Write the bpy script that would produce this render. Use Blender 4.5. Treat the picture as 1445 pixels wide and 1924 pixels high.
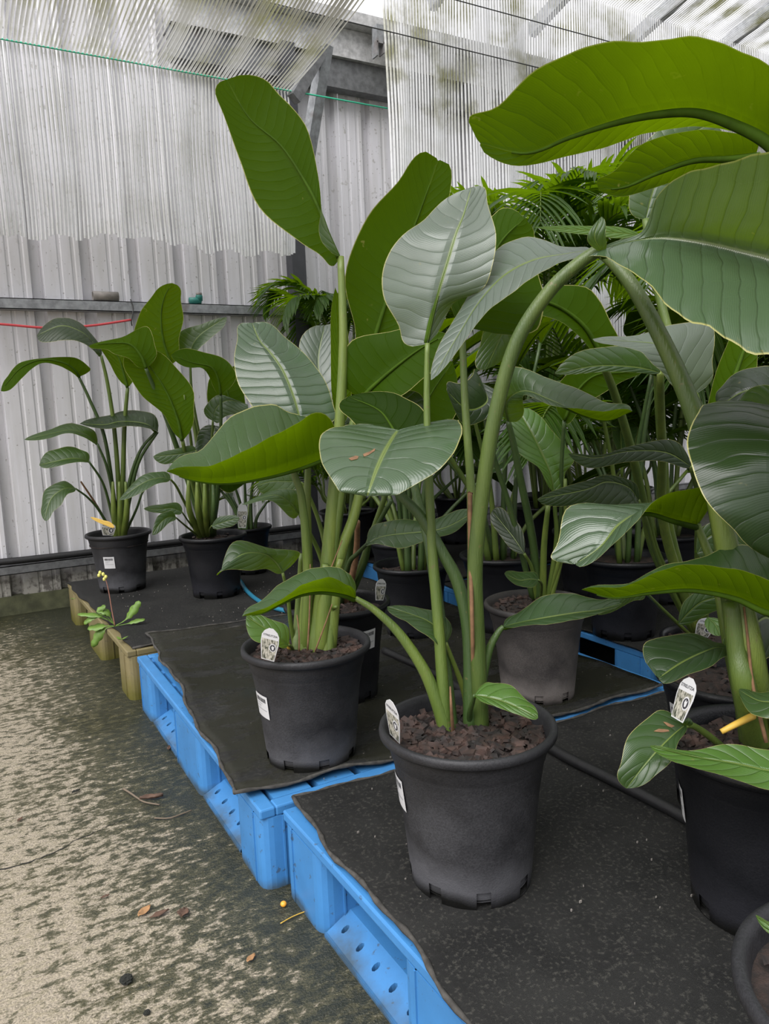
import bpy, bmesh, math, random
from mathutils import Vector as V, Matrix

for o in list(bpy.data.objects):
    bpy.data.objects.remove(o, do_unlink=True)
scene = bpy.context.scene
col = scene.collection
PI = math.pi

# ------------------------------------------------------------------ camera, sky, exposure
FPX, CX, CY, CAMH = 1427.0, 722.5, 962.0, 1.0
ROT = ((0.8699186, -0.10050686, 0.48284573),
       (-0.49165549, -0.09942232, 0.86509542),
       (-0.03894238, -0.98995635, -0.13590407))      # rows: world axes seen by the lens (right, down, forward)
cam_d = bpy.data.cameras.new('camera')
cam_d.sensor_fit = 'VERTICAL'; cam_d.sensor_height = 36.0
cam_d.lens = FPX / 1924.0 * 36.0
cam_d.clip_start = 0.02
cam = bpy.data.objects.new('camera', cam_d); col.objects.link(cam)
cam.matrix_world = Matrix(((ROT[0][0], -ROT[0][1], -ROT[0][2], 0), (ROT[1][0], -ROT[1][1], -ROT[1][2], 0),
                           (ROT[2][0], -ROT[2][1], -ROT[2][2], CAMH), (0, 0, 0, 1)))
scene.camera = cam
w = bpy.data.worlds.new('overcast_sky'); scene.world = w; w.use_nodes = True
wt = w.node_tree; wt.nodes.clear()
wo = wt.nodes.new('ShaderNodeOutputWorld'); wb = wt.nodes.new('ShaderNodeBackground')
wg = wt.nodes.new('ShaderNodeTexCoord'); ws = wt.nodes.new('ShaderNodeSeparateXYZ')
wm = wt.nodes.new('ShaderNodeMapRange'); wm.inputs['From Min'].default_value = 0; wm.inputs['From Max'].default_value = 1
wm.inputs['To Min'].default_value = 0.34; wm.inputs['To Max'].default_value = 0.84
wt.links.new(wg.outputs['Generated'], ws.inputs[0]); wt.links.new(ws.outputs['Z'], wm.inputs['Value'])
wb.inputs['Color'].default_value = (0.965, 0.96, 1.0, 1)
wt.links.new(wm.outputs[0], wb.inputs['Strength']); wt.links.new(wb.outputs[0], wo.inputs['Surface'])
sun_d = bpy.data.lights.new('soft_sun', 'SUN'); sun_d.energy = 2.3; sun_d.angle = math.radians(55); sun_d.color = (1, 0.975, 0.965)
sun = bpy.data.objects.new('soft_sun', sun_d); col.objects.link(sun)
sun.rotation_euler = V((0.75, 0.38, -1.0)).to_track_quat('-Z', 'Y').to_euler()
vs = scene.view_settings
vs.view_transform = 'Standard'; vs.look = 'None'; vs.exposure = 1.2; vs.gamma = 1.0
vs.use_curve_mapping = False

# ------------------------------------------------------------------ helpers
def ray(x, y):
    a, b = (x - CX) / FPX, (y - CY) / FPX
    return V([r[0] * a + r[1] * b + r[2] for r in ROT])
def P(x, y, d):            # world point seen at pixel x, y, d metres along the lens axis
    return V((0, 0, CAMH)) + ray(x, y) * d
def onz(x, y, z):
    r = ray(x, y); return V((0, 0, CAMH)) + r * ((z - CAMH) / r.z)
def ony(x, y, Y):
    r = ray(x, y); return V((0, 0, CAMH)) + r * (Y / r.y)
def depth_of(p):
    q = p - V((0, 0, CAMH)); return q.x * ROT[0][2] + q.y * ROT[1][2] + q.z * ROT[2][2]

def tag(o, label=None, cat=None, group=None, kind=None):
    if label: o['label'] = label
    if cat: o['category'] = cat
    if group: o['group'] = group
    if kind: o['kind'] = kind
    return o
def link(name, data, mat=None, parent=None, loc=None):
    o = bpy.data.objects.new(name, data); col.objects.link(o)
    if mat is not None and data is not None: data.materials.append(mat)
    if parent is not None: o.parent = parent
    if loc is not None: o.location = loc
    return o
def empty(name, loc, label=None, cat=None, group=None, kind=None):
    o = bpy.data.objects.new(name, None); col.objects.link(o); o.location = loc; o.empty_display_size = 0.05
    return tag(o, label, cat, group, kind)
def mesh(name, verts, faces, smooth=False, uvs=None):
    me = bpy.data.meshes.new(name); me.from_pydata([tuple(v) for v in verts], [], faces)
    if uvs is not None:
        ul = me.uv_layers.new(name='UVMap')
        for lp in me.loops: ul.data[lp.index].uv = uvs[lp.vertex_index]
    if smooth:
        for p in me.polygons: p.use_smooth = True
    me.update(); return me
def bm_mesh(name, bm, smooth=False):
    bmesh.ops.recalc_face_normals(bm, faces=bm.faces[:])
    me = bpy.data.meshes.new(name); bm.to_mesh(me); bm.free()
    if smooth:
        for p in me.polygons: p.use_smooth = True
    return me
def bbox(bm, x0, x1, y0, y1, z0, z1):
    vs_ = [bm.verts.new(p) for p in ((x0, y0, z0), (x1, y0, z0), (x1, y1, z0), (x0, y1, z0), (x0, y0, z1), (x1, y0, z1), (x1, y1, z1), (x0, y1, z1))]
    for f in ((0, 3, 2, 1), (4, 5, 6, 7), (0, 1, 5, 4), (1, 2, 6, 5), (2, 3, 7, 6), (3, 0, 4, 7)):
        bm.faces.new([vs_[i] for i in f])
    return vs_
def bprism(bm, poly, z0, z1, axis=2):     # poly of (a, b) extruded along axis
    def put(a, b, c): return ((c, a, b), (a, c, b), (a, b, c))[axis]
    lo = [bm.verts.new(put(a, b, z0)) for a, b in poly]; hi = [bm.verts.new(put(a, b, z1)) for a, b in poly]
    n = len(poly)
    bm.faces.new(lo[::-1]); bm.faces.new(hi)
    for i in range(n): bm.faces.new((lo[i], lo[(i + 1) % n], hi[(i + 1) % n], hi[i]))
def catmull(pts, per):
    pts = [V(p) for p in pts]
    ext = [pts[0] * 2 - pts[1]] + pts + [pts[-1] * 2 - pts[-2]]
    out = []
    for i in range(1, len(ext) - 2):
        p0, p1, p2, p3 = ext[i - 1:i + 3]
        for k in range(per):
            t = k / per
            out.append(0.5 * ((2 * p1) + (p2 - p0) * t + (2 * p0 - 5 * p1 + 4 * p2 - p3) * t * t + (3 * p1 - p0 - 3 * p2 + p3) * t ** 3))
    out.append(pts[-1]); return out
def tube_data(pts, radii, n=8, flat=1.0, caps=True):
    verts, faces = [], []
    up = V((0.3, 0.5, 0.81)); prev = None
    for i, p in enumerate(pts):
        t = (pts[min(i + 1, len(pts) - 1)] - pts[max(i - 1, 0)])
        if t.length < 1e-9: t = V((0, 0, 1))
        t.normalize()
        a = (prev - t * prev.dot(t)) if prev is not None else t.cross(up)
        if a.length < 1e-6: a = t.orthogonal()
        a.normalize(); prev = a; b = t.cross(a)
        r = radii[i]
        for k in range(n):
            an = 2 * PI * k / n
            verts.append(p + a * (math.cos(an) * r) + b * (math.sin(an) * r * flat))
    m = len(pts)
    for i in range(m - 1):
        for k in range(n):
            faces.append((i * n + k, i * n + (k + 1) % n, (i + 1) * n + (k + 1) % n, (i + 1) * n + k))
    if caps:
        faces.append(tuple(range(n))[::-1]); faces.append(tuple((m - 1) * n + k for k in range(n)))
    return verts, faces
def tube(name, pts, r0, r1, mat, parent=None, loc=(0, 0, 0), n=8, per=5, flat=1.0):
    sp = catmull(pts, per) if len(pts) > 2 else [V(pts[0]).lerp(V(pts[1]), i / 6) for i in range(7)]
    L = V(loc); m = len(sp)
    v, f = tube_data([p - L for p in sp], [r0 + (r1 - r0) * i / (m - 1) for i in range(m)], n, flat)
    return link(name, mesh(name, v, f, True), mat, parent)

# ------------------------------------------------------------------ materials
class NT:
    def __init__(s, name):
        s.m = bpy.data.materials.new(name); s.m.use_nodes = True; s.t = s.m.node_tree; s.t.nodes.clear()
        s.out = s.n('OutputMaterial')
    def n(s, typ, **kw):
        nd = s.t.nodes.new('ShaderNode' + typ)
        for k, v in kw.items(): setattr(nd, k, v)
        return nd
    def set(s, sock, v):
        if isinstance(v, bpy.types.NodeSocket): s.t.links.new(v, sock)
        elif v is not None:
            if sock.type == 'RGBA' and len(v) == 3: v = (*v, 1)
            sock.default_value = v
    def math(s, op, a, b=None, c=None, clamp=False):
        nd = s.n('Math', operation=op, use_clamp=clamp)
        for i, v in enumerate((a, b, c)):
            if v is not None: s.set(nd.inputs[i], v)
        return nd.outputs[0]
    def mix(s, fac, a, b):
        nd = s.n('Mix', data_type='RGBA'); s.set(nd.inputs[0], fac); s.set(nd.inputs[6], a); s.set(nd.inputs[7], b); return nd.outputs[2]
    def map(s, v, a, b, c=0.0, d=1.0, smooth=False):
        nd = s.n('MapRange'); nd.clamp = True
        if smooth: nd.interpolation_type = 'SMOOTHSTEP'
        for i, q in enumerate((v, a, b, c, d)): s.set(nd.inputs[i], q)
        return nd.outputs[0]
    def noise(s, scale, detail=4, rough=0.55, vec=None, dist=0.0):
        nd = s.n('TexNoise'); nd.inputs['Scale'].default_value = scale; nd.inputs['Detail'].default_value = detail
        nd.inputs['Roughness'].default_value = rough; nd.inputs['Distortion'].default_value = dist
        if vec is not None: s.set(nd.inputs['Vector'], vec)
        return nd.outputs[0]
    def pos(s, scale=(1, 1, 1), obj=False):
        src = s.n('TexCoord').outputs['Object'] if obj else s.n('NewGeometry').outputs['Position']
        mp = s.n('Mapping'); mp.inputs['Scale'].default_value = scale; s.set(mp.inputs['Vector'], src); return mp.outputs[0]
    def xyz(s, vec):
        nd = s.n('SeparateXYZ'); s.set(nd.inputs[0], vec); return nd.outputs
    def bump(s, h, dist=0.01, strength=1.0, normal=None):
        nd = s.n('Bump'); s.set(nd.inputs['Height'], h); nd.inputs['Distance'].default_value = dist; nd.inputs['Strength'].default_value = strength
        if normal is not None: s.set(nd.inputs['Normal'], normal)
        return nd.outputs[0]
    def bsdf(s, color, rough=0.5, metal=0.0, normal=None, spec=0.5, coat=None):
        nd = s.n('BsdfPrincipled'); s.set(nd.inputs['Base Color'], color); s.set(nd.inputs['Roughness'], rough)
        s.set(nd.inputs['Metallic'], metal); s.set(nd.inputs['Specular IOR Level'], spec)
        if normal is not None: s.set(nd.inputs['Normal'], normal)
        if coat is not None: s.set(nd.inputs['Coat Weight'], coat)
        return nd.outputs[0]
    def done(s, sh):
        s.t.links.new(sh, s.out.inputs['Surface']); return s.m

def plain(name, c, rough=0.6, metal=0.0, var=0.0, scale=20, bump=0.0, spec=0.5):
    t = NT(name); nz = t.noise(scale, 5, vec=t.pos())
    c2 = tuple(x * (1 - var) for x in c)
    return t.done(t.bsdf(t.mix(t.map(nz, .35, .65), c, c2), rough, metal, t.bump(nz, bump) if bump else None, spec))

def leaf_mat(name, top, under, trans, rough=0.33, kveins=42.0, tfac=0.4, edge=True, spec=0.5, bump=.6):
    t = NT(name)
    uv = t.n('UVMap'); uv.uv_map = 'UVMap'
    u, v, _ = t.xyz(uv.outputs[0]); av = t.math('ABSOLUTE', v)
    ph = t.math('SUBTRACT', t.math('MULTIPLY', u, kveins), t.math('MULTIPLY', t.math('POWER', av, 1.3), 1.6))
    wob = t.math('MULTIPLY', t.math('SUBTRACT', t.noise(9, 2, vec=t.pos()), .5), 1.3)
    ph = t.math('ADD', ph, wob)
    ridge = t.math('POWER', t.math('ABSOLUTE', t.math('SINE', t.math('MULTIPLY', ph, PI))), 0.35)
    fine = t.math('SINE', t.math('MULTIPLY', ph, PI * 16))
    fade = t.map(av, .03, .12)
    h = t.math('ADD', t.math('MULTIPLY', ridge, t.math('MULTIPLY', fade, 1.0)), t.math('MULTIPLY', fine, 0.03))
    nrm = t.bump(h, 0.0022, bump)
    geo = t.n('NewGeometry'); back = geo.outputs['Backfacing']
    nz = t.noise(7, 4, vec=t.pos()); oi = t.n('ObjectInfo').outputs['Random']
    c = t.mix(t.map(nz, .3, .7), top, tuple(x * 0.72 for x in top))
    c = t.mix(t.math('MULTIPLY', oi, 0.35), c, tuple(min(1, x * y) for x, y in zip(top, (1.6, 1.35, 1.1))))
    c = t.mix(t.math('MULTIPLY', t.map(ridge, .1, .55, 1, 0), 0.16), c, tuple(x * .45 for x in top))
    c = t.mix(back, c, under)
    mid = t.map(av, .018, .045, 1, 0)
    c = t.mix(t.math('MULTIPLY', mid, t.math('SUBTRACT', 1.0, t.math('MULTIPLY', back, .8))), c, (0.17, 0.23, 0.055))
    spots = t.math('MULTIPLY', t.map(t.noise(60, 2, .5, vec=t.pos()), .70, .75), t.map(t.noise(4, 2, vec=t.pos()), .5, .62))
    c = t.mix(t.math('MULTIPLY', spots, .6), c, (0.25, 0.22, 0.06))
    if edge: c = t.mix(t.map(av, .980, .992), c, (0.40, 0.38, 0.14))
    r = t.math('ADD', t.map(nz, .3, .7, rough - .04, rough + .1), t.math('MULTIPLY', back, 0.2))
    p = t.bsdf(c, r, 0, nrm, t.map(back, 0, 1, spec, .05))
    tr = t.n('BsdfTranslucent')
    tc = t.mix(t.map(nz, .3, .7), trans, tuple(x * .8 for x in trans))
    tc = t.mix(t.math('MULTIPLY', t.map(ridge, .1, .5, 1, 0), .22), tc, tuple(min(1, x * 1.5) for x in trans))
    t.set(tr.inputs['Color'], tc); t.set(tr.inputs['Normal'], nrm)
    mx = t.n('MixShader'); mx.inputs[0].default_value = tfac
    t.t.links.new(p, mx.inputs[1]); t.t.links.new(tr.outputs[0], mx.inputs[2])
    return t.done(mx.outputs[0])

M = {}
M['leaf'] = leaf_mat('leaf_green', (0.036, 0.078, 0.026), (0.026, 0.060, 0.002), (0.170, 0.285, 0.001), spec=.65, rough=.29)
M['leaf_wax'] = leaf_mat('leaf_waxy_grey_green', (0.120, 0.160, 0.132), (0.026, 0.060, 0.002), (0.140, 0.230, 0.001), spec=.95, rough=.33, bump=.65)
M['leaf_satin'] = leaf_mat('leaf_satin_green', (0.058, 0.106, 0.058), (0.026, 0.060, 0.002), (0.140, 0.230, 0.001), spec=.95, rough=.22, bump=1.0)
M['leaf_light'] = leaf_mat('leaf_fresh_green', (0.080, 0.180, 0.036), (0.036, 0.080, 0.002), (0.25, 0.38, 0.002), tfac=0.45, spec=.7, rough=.27, bump=.9)
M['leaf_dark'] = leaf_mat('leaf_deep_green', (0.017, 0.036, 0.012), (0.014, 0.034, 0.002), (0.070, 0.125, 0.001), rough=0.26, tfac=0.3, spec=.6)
M['palm'] = leaf_mat('palm_green', (0.036, 0.088, 0.014), (0.030, 0.075, 0.008), (0.20, 0.36, 0.004), rough=0.34, edge=False, tfac=0.42, spec=.7)

def stalk_mat(name, c, c2):
    t = NT(name); g = t.pos()
    nz = t.noise(6, 3, vec=t.pos((6, 6, 1.2))); z = t.xyz(g)[2]
    cc = t.mix(t.map(nz, .35, .65), c, c2)
    cc = t.mix(t.map(t.noise(90, 2, vec=g), .66, .72, 0, .55), cc, (0.12, 0.10, 0.04))
    p = t.bsdf(cc, 0.42, 0, t.bump(t.noise(60, 3, vec=t.pos((8, 8, .6))), .001))
    return t.done(p)
M['stalk'] = stalk_mat('stalk_green', (0.070, 0.112, 0.020), (0.100, 0.145, 0.024))
M['stalk_mid'] = stalk_mat('stalk_olive', (0.048, 0.080, 0.017), (0.070, 0.105, 0.020))
M['stalk_dark'] = stalk_mat('stalk_deep_green', (0.030, 0.060, 0.014), (0.042, 0.078, 0.017))
M['sheath'] = stalk_mat('sheath_yellow_green', (0.135, 0.180, 0.030), (0.090, 0.135, 0.024))
M['dry'] = plain('dry_sheath', (0.20, 0.105, 0.05), .8, 0, .4, 60)
M['midrib'] = plain('midrib_green', (0.040, 0.080, 0.005), .7, 0, .3, 30, spec=.08)

def pot_mat(name, c, dust, dustc=(0.16, 0.15, 0.145), rough=0.5):
    t = NT(name); o = t.pos(obj=True); z = t.xyz(o)[2]
    n1 = t.noise(9, 6, .62, vec=o); n2 = t.noise(300, 3, .6, vec=o); n3 = t.noise(4, 3, vec=t.pos((1, 1, .5), True))
    m = t.math('MULTIPLY', t.map(n1, .22, .60), dust)
    m = t.math('MULTIPLY', m, t.map(n2, .35, .65, .55, 1))
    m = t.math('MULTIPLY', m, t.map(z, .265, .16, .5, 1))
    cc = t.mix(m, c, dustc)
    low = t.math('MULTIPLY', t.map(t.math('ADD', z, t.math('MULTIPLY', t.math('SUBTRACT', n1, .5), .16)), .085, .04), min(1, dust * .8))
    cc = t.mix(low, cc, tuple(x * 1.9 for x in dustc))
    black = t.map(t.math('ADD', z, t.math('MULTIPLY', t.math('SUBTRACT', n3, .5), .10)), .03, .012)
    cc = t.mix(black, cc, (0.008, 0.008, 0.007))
    return t.done(t.bsdf(cc, t.map(m, 0, 1, rough - .1, .78), 0, t.bump(n2, .0006), .3))
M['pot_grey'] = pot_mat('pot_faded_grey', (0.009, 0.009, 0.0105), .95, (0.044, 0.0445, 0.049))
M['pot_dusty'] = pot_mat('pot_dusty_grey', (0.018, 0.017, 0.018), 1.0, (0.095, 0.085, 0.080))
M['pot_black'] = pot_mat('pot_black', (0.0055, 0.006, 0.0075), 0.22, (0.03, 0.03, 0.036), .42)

def soil_mat():
    t = NT('bark_soil'); g = t.pos()
    n = t.noise(55, 5, .65, vec=g); oi = t.noise(22, 3, vec=g)
    cc = t.mix(t.map(n, .35, .68), (0.006, 0.0042, 0.0035), (0.032, 0.017, 0.012))
    cc = t.mix(t.map(oi, .6, .7, 0, .5), cc, (0.05, 0.026, 0.017))
    return t.done(t.bsdf(cc, .85, 0, t.bump(n, .006)))
M['soil'] = soil_mat()
def chip_mat():
    t = NT('bark_chip'); g = t.pos()
    n = t.noise(38, 2, .5, vec=g)
    cc = t.mix(t.map(n, .38, .70), (0.007, 0.0048, 0.004), (0.052, 0.027, 0.020))
    return t.done(t.bsdf(cc, .8))
M['chip'] = chip_mat()

def floor_mat():
    t = NT('mossy_concrete'); g = t.pos(); x, y, z = t.xyz(g)
    st = t.pos((1.0, 1.7, 1.0))
    n1 = t.noise(24, 10, .74, vec=st, dist=.15); n2 = t.noise(2.2, 3, .5, vec=g); n3 = t.noise(230, 3, .6, vec=g); n4 = t.noise(52, 6, .7, vec=st)
    # algae thicker by the pallets and by the wall, worn away on the walked aisle
    b = t.math('ADD', t.map(x, -.30, .52, -.155, .085), t.map(y, .9, 2.0, -.03, .02))
    b = t.math('ADD', b, t.map(y, 3.5, 4.3, 0, .14))
    b = t.math('ADD', b, t.map(t.math('ADD', x, t.math('MULTIPLY', t.math('SUBTRACT', n2, .5), .5)), .18, .46, 0, .065))
    a = t.math('ADD', t.math('ADD', t.math('MULTIPLY', n1, .95), t.math('MULTIPLY', n4, .35)), t.math('SUBTRACT', b, .155))
    a = t.math('ADD', a, t.math('MULTIPLY', t.math('SUBTRACT', n2, .5), .20))
    m = t.map(a, .44, .53, smooth=True)
    tan = t.mix(t.map(n3, .36, .64), (0.40, 0.345, 0.26), (0.16, 0.138, 0.105))
    tan = t.mix(t.map(n4, .45, .7, 0, .55), tan, (0.22, 0.195, 0.105))
    alg = t.mix(t.map(n2, .35, .65), (0.030, 0.031, 0.014), (0.056, 0.052, 0.023))
    alg = t.mix(t.map(n3, .48, .66, 0, .6), alg, (0.14, 0.125, 0.07))
    alg = t.mix(t.map(a, .55, .65, 0, .85), alg, (0.012, 0.015, 0.008))
    cc = t.mix(m, tan, alg)
    rr = t.math('SUBTRACT', t.map(m, 0, 1, .8, .42), t.map(n2, .52, .64, 0, .2))
    hb = t.math('ADD', t.math('MULTIPLY', n3, .35), t.math('MULTIPLY', n4, .65))
    return t.done(t.bsdf(cc, rr, 0, t.bump(hb, .010, .8)))
M['floor'] = floor_mat()

def wall_mat():
    t = NT('white_steel_sheet'); g = t.pos(); x, y, z = t.xyz(g)
    n1 = t.noise(3, 4, vec=t.pos((5, 1, .6))); sp = t.noise(70, 2, .5, vec=t.pos((1, 1, .8))); sp2 = t.noise(26, 2, .5, vec=g)
    c = t.mix(t.map(n1, .35, .65), (0.625, 0.62, 0.655), (0.525, 0.52, 0.53))
    c = t.mix(t.map(sp, .685, .72, 0, .65), c, (0.17, 0.16, 0.14))
    c = t.mix(t.math('MULTIPLY', t.map(sp2, .66, .72, 0, .5), t.map(z, 1.5, 2.6)), c, (0.2, 0.19, 0.15))
    low = t.map(t.math('ADD', z, t.math('MULTIPLY', t.math('SUBTRACT', n1, .5), .12)), .23, .18)
    c = t.mix(low, c, t.mix(t.map(t.noise(40, 4, vec=g), .45, .6), (0.29, 0.28, 0.25), (0.12, 0.11, 0.10)))
    return t.done(t.bsdf(c, .42, 0, None, .5))
M['wall'] = wall_mat()
def galv(name, c, rust=.35):
    t = NT(name); g = t.pos()
    n = t.noise(30, 5, .6, vec=g); n2 = t.noise(6, 3, vec=g); v = t.n('TexVoronoi'); v.inputs['Scale'].default_value = 60; t.set(v.inputs['Vector'], g)
    cc = t.mix(t.map(n, .35, .65), c, tuple(x * .6 for x in c))
    cc = t.mix(t.map(n2, .62, .72, 0, rust), cc, (0.13, 0.07, 0.04))
    return t.done(t.bsdf(cc, .48, .35, t.bump(n, .0008)))
M['galv'] = galv('galvanised_steel', (0.33, 0.345, 0.36))
M['galv_dark'] = galv('galvanised_steel_dull', (0.17, 0.175, 0.18))
M['beam_white'] = galv('galvanised_beam', (0.60, 0.60, 0.60), .5)
M['post'] = plain('dark_steel_post', (0.055, 0.057, 0.065), .5, .2, .2)
M['kerb'] = plain('mossy_kerb', (0.085, 0.090, 0.045), .9, 0, .5, 14, .006)

def curtain_mat(name, grime_shade):
    t = NT(name); g = t.pos(); z = t.xyz(g)[2]
    n = t.noise(4.5, 5, .6, vec=g); n2 = t.noise(40, 2, vec=g)
    d = t.math('MULTIPLY', t.map(n, .46, .66), t.map(z, 2.60, 2.74, .22, 1.0))
    c = t.mix(t.map(z, 2.62, 2.72, 0, grime_shade), (0.80, 0.81, 0.82), (0.20, 0.19, 0.135))  # darker above the green wire: grime plus backlit shade painted into the colour
    c = t.mix(d, c, (0.26, 0.26, 0.14))
    c = t.mix(t.map(n2, .62, .7, 0, .3), c, (0.4, 0.4, 0.35))
    p = t.bsdf(c, .38, 0, None, .5)
    tr = t.n('BsdfTranslucent'); t.set(tr.inputs['Color'], c)
    mx = t.n('MixShader'); mx.inputs[0].default_value = .35
    t.t.links.new(p, mx.inputs[1]); t.t.links.new(tr.outputs[0], mx.inputs[2])
    return t.done(mx.outputs[0])
M['curtain'] = curtain_mat('white_screen_strips', .12)
M['curtain_grimy_backlit'] = curtain_mat('grimy_backlit_screen_strips', .85)

def mat_mat(name, wet):
    t = NT(name); g = t.pos()
    wv = t.n('TexWave'); wv.inputs['Scale'].default_value = 190; wv.bands_direction = 'X'; t.set(wv.inputs['Vector'], g)
    wy = t.n('TexWave'); wy.inputs['Scale'].default_value = 190; wy.bands_direction = 'Y'; t.set(wy.inputs['Vector'], g)
    n = t.noise(5, 6, .62, vec=g); n2 = t.noise(150, 3, .6, vec=g); n3 = t.noise(26, 6, .7, vec=g, dist=.5)
    weave = t.math('MULTIPLY', wv.outputs['Fac'], wy.outputs['Fac'])
    c = t.mix(t.map(n, .4, .7), (0.007, 0.0072, 0.0070), (0.020, 0.020, 0.0185))
    c = t.mix(t.map(n2, .54, .70, 0, .75), c, (0.060, 0.058, 0.050))
    h = t.math('ADD', t.math('MULTIPLY', weave, .3), t.math('ADD', t.math('MULTIPLY', n2, .5), n3))
    if wet:
        mud = t.map(t.noise(7, 5, .6, vec=t.pos((1, 2.2, 1))), .38, .54)
        c = t.mix(mud, c, (0.014, 0.014, 0.007))
        c = t.mix(t.map(n3, .60, .72, 0, .6), c, (0.05, 0.05, 0.038))
        r = t.math('SUBTRACT', .50, t.math('MULTIPLY', mud, .40))
        nr = t.bump(h, .0035, .8)
    else:
        r = t.map(n, .3, .7, .62, .85); nr = t.bump(h, .004, .8)
    return t.done(t.bsdf(c, r, 0, nr, .4 if wet else .3))
M['mat'] = mat_mat('black_weed_mat', False)
M['mat_wet'] = mat_mat('wet_black_weed_mat', True)
M['mat_edge'] = plain('frayed_mat_edge', (0.06, 0.056, 0.05), .9, 0, .6, 60)

def pallet_mat(name, c, dirt, moss=0.0):
    t = NT(name); g = t.pos(); z = t.xyz(g)[2]
    n = t.noise(10, 5, .6, vec=g); n2 = t.noise(65, 3, .6, vec=g)
    cc = t.mix(t.map(n, .3, .7), c, tuple(x * .8 for x in c))
    cc = t.mix(t.map(n2, .64, .70, 0, dirt), cc, (0.05, 0.05, 0.04))
    lo = t.math('ADD', z, t.math('MULTIPLY', t.math('SUBTRACT', n, .5), .09))
    cc = t.mix(t.map(lo, .028, .0, 0, .8), cc, (0.04, 0.045, 0.03))
    if moss: cc = t.mix(t.map(t.math('ADD', lo, t.math('MULTIPLY', n2, .05)), .13, .03, 0, moss), cc, (0.10, 0.092, 0.010))
    return t.done(t.bsdf(cc, .42, 0, None, .5))
M['blue'] = pallet_mat('blue_plastic', (0.052, 0.215, 0.49), .6)
M['beige'] = pallet_mat('beige_plastic', (0.21, 0.175, 0.085), .6, .85)
M['hole'] = plain('dark_void', (0.01, 0.012, 0.015), .9)
M['hose_black'] = plain('black_hose', (0.010, 0.010, 0.011), .55, 0, .3, 60, .001)
M['hose_blue'] = plain('blue_hose', (0.02, 0.15, 0.24), .4)
M['white'] = plain('white_label', (0.50, 0.50, 0.51), .45)
M['ink'] = plain('black_ink', (0.03, 0.03, 0.035), .6)
M['inkgrey'] = plain('grey_print', (0.24, 0.24, 0.25), .6)
M['red'] = plain('red_cord', (0.55, 0.06, 0.07), .6)
M['greenwire'] = plain('green_wire', (0.03, 0.42, 0.25), .5)
M['wire'] = plain('dark_wire', (0.05, 0.05, 0.05), .5, .5)
M['pvc'] = plain('grey_pipe', (0.24, 0.22, 0.20), .6, 0, .3, 40)
M['teal'] = plain('teal_fitting', (0.02, 0.17, 0.14), .45)
M['brown_leaf'] = plain('brown_leaf', (0.10, 0.055, 0.035), .75, 0, .4, 50)
M['tan_leaf'] = plain('tan_leaf', (0.36, 0.20, 0.09), .75, 0, .4, 50)
M['orange'] = plain('orange_seed', (0.75, 0.32, 0.03), .45)
M['twig'] = plain('grey_twig', (0.13, 0.10, 0.07), .85)
M['weed'] = plain('weed_green', (0.12, 0.22, 0.03), .5, 0, .3, 60)
M['weedstem'] = plain('weed_red_stem', (0.22, 0.10, 0.07), .6)
M['yellow'] = plain('yellow_bud', (0.62, 0.60, 0.16), .6)
M['clump'] = plain('dark_moss_clump', (0.010, 0.011, 0.008), .95)
M['yellow_stalk'] = plain('yellowed_stalk', (0.52, 0.33, 0.05), .55)
def print_mat():        # plant photograph printed on the tag
    t = NT('tag_picture'); g = t.pos(obj=True)
    n = t.noise(260, 3, .7, vec=t.pos((1, 1, .35), True))
    c = t.mix(t.map(n, .40, .60), (0.42, 0.40, 0.34), (0.045, 0.05, 0.035))
    return t.done(t.bsdf(c, .4))
M['print'] = print_mat()

# ------------------------------------------------------------------ the setting
WALL_Y = 4.36
fl = bm_ = bmesh.new()
bmesh.ops.create_grid(bm_, x_segments=2, y_segments=2, size=1)
for v_ in bm_.verts: v_.co = (v_.co.x * 20 + 1.5, v_.co.y * 12 - 7.4, 0)
tag(link('floor', bm_mesh('floor', bm_), M['floor']), 'mossy concrete floor stained with green algae', kind='structure')

crk = [onz(x, y, 0) for x, y in ((-60, 1645), (20, 1630), (60, 1618), (105, 1602), (140, 1580), (175, 1566), (205, 1552), (240, 1540))]
crk = catmull(crk, 6); rnd_c = random.Random(5); cv, cf = [], []
for i_, p_ in enumerate(crk):
    w_c = .0016 * (1 - .8 * i_ / len(crk)) + rnd_c.uniform(0, .0012); j_c = rnd_c.uniform(-.003, .003)
    cv += [(p_.x, p_.y + j_c - w_c, .0012), (p_.x, p_.y + j_c + w_c, .0012)]
for i_ in range(len(crk) - 1): cf.append((2 * i_, 2 * i_ + 2, 2 * i_ + 3, 2 * i_ + 1))
link('crack', mesh('crack', cv, cf), M['clump'], bpy.data.objects['floor'])
PITCH, RIB0, TOPZ = 0.2445, 0.455, 3.2
wall = empty('wall_back', (0, WALL_Y, 0), 'white ribbed steel sheet wall at the back', kind='structure')
def rib_profile(n):
    pts = []
    for i in range(n):
        x = i * PITCH
        pts += [(x, 0), (x + .045, 0), (x + .052, .004), (x + .062, .004), (x + .069, 0), (x + .112, 0), (x + .119, .004), (x + .129, .004), (x + .136, 0), (x + .155, 0), (x + .166, .042), (x + .208, .042), (x + .219, 0)]
    pts.append((n * PITCH, 0)); return pts
prof = rib_profile(4)
wv_, wf_ = [], []
for (a, b) in prof: wv_ += [(a, b, 0.09), (a, b, TOPZ)]
for i in range(len(prof) - 1): wf_.append((2 * i, 2 * i + 2, 2 * i + 3, 2 * i + 1))
sheet_me = mesh('wall_sheet', wv_, wf_)
sheet_me.materials.append(M['wall'])
for k in range(-4, 9):
    s_ = bpy.data.objects.new('wall_sheet', sheet_me); col.objects.link(s_); s_.parent = wall
    s_.location = (RIB0 - .19 + k * 4 * PITCH, 0.0015 * (k % 2), 0)

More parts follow.
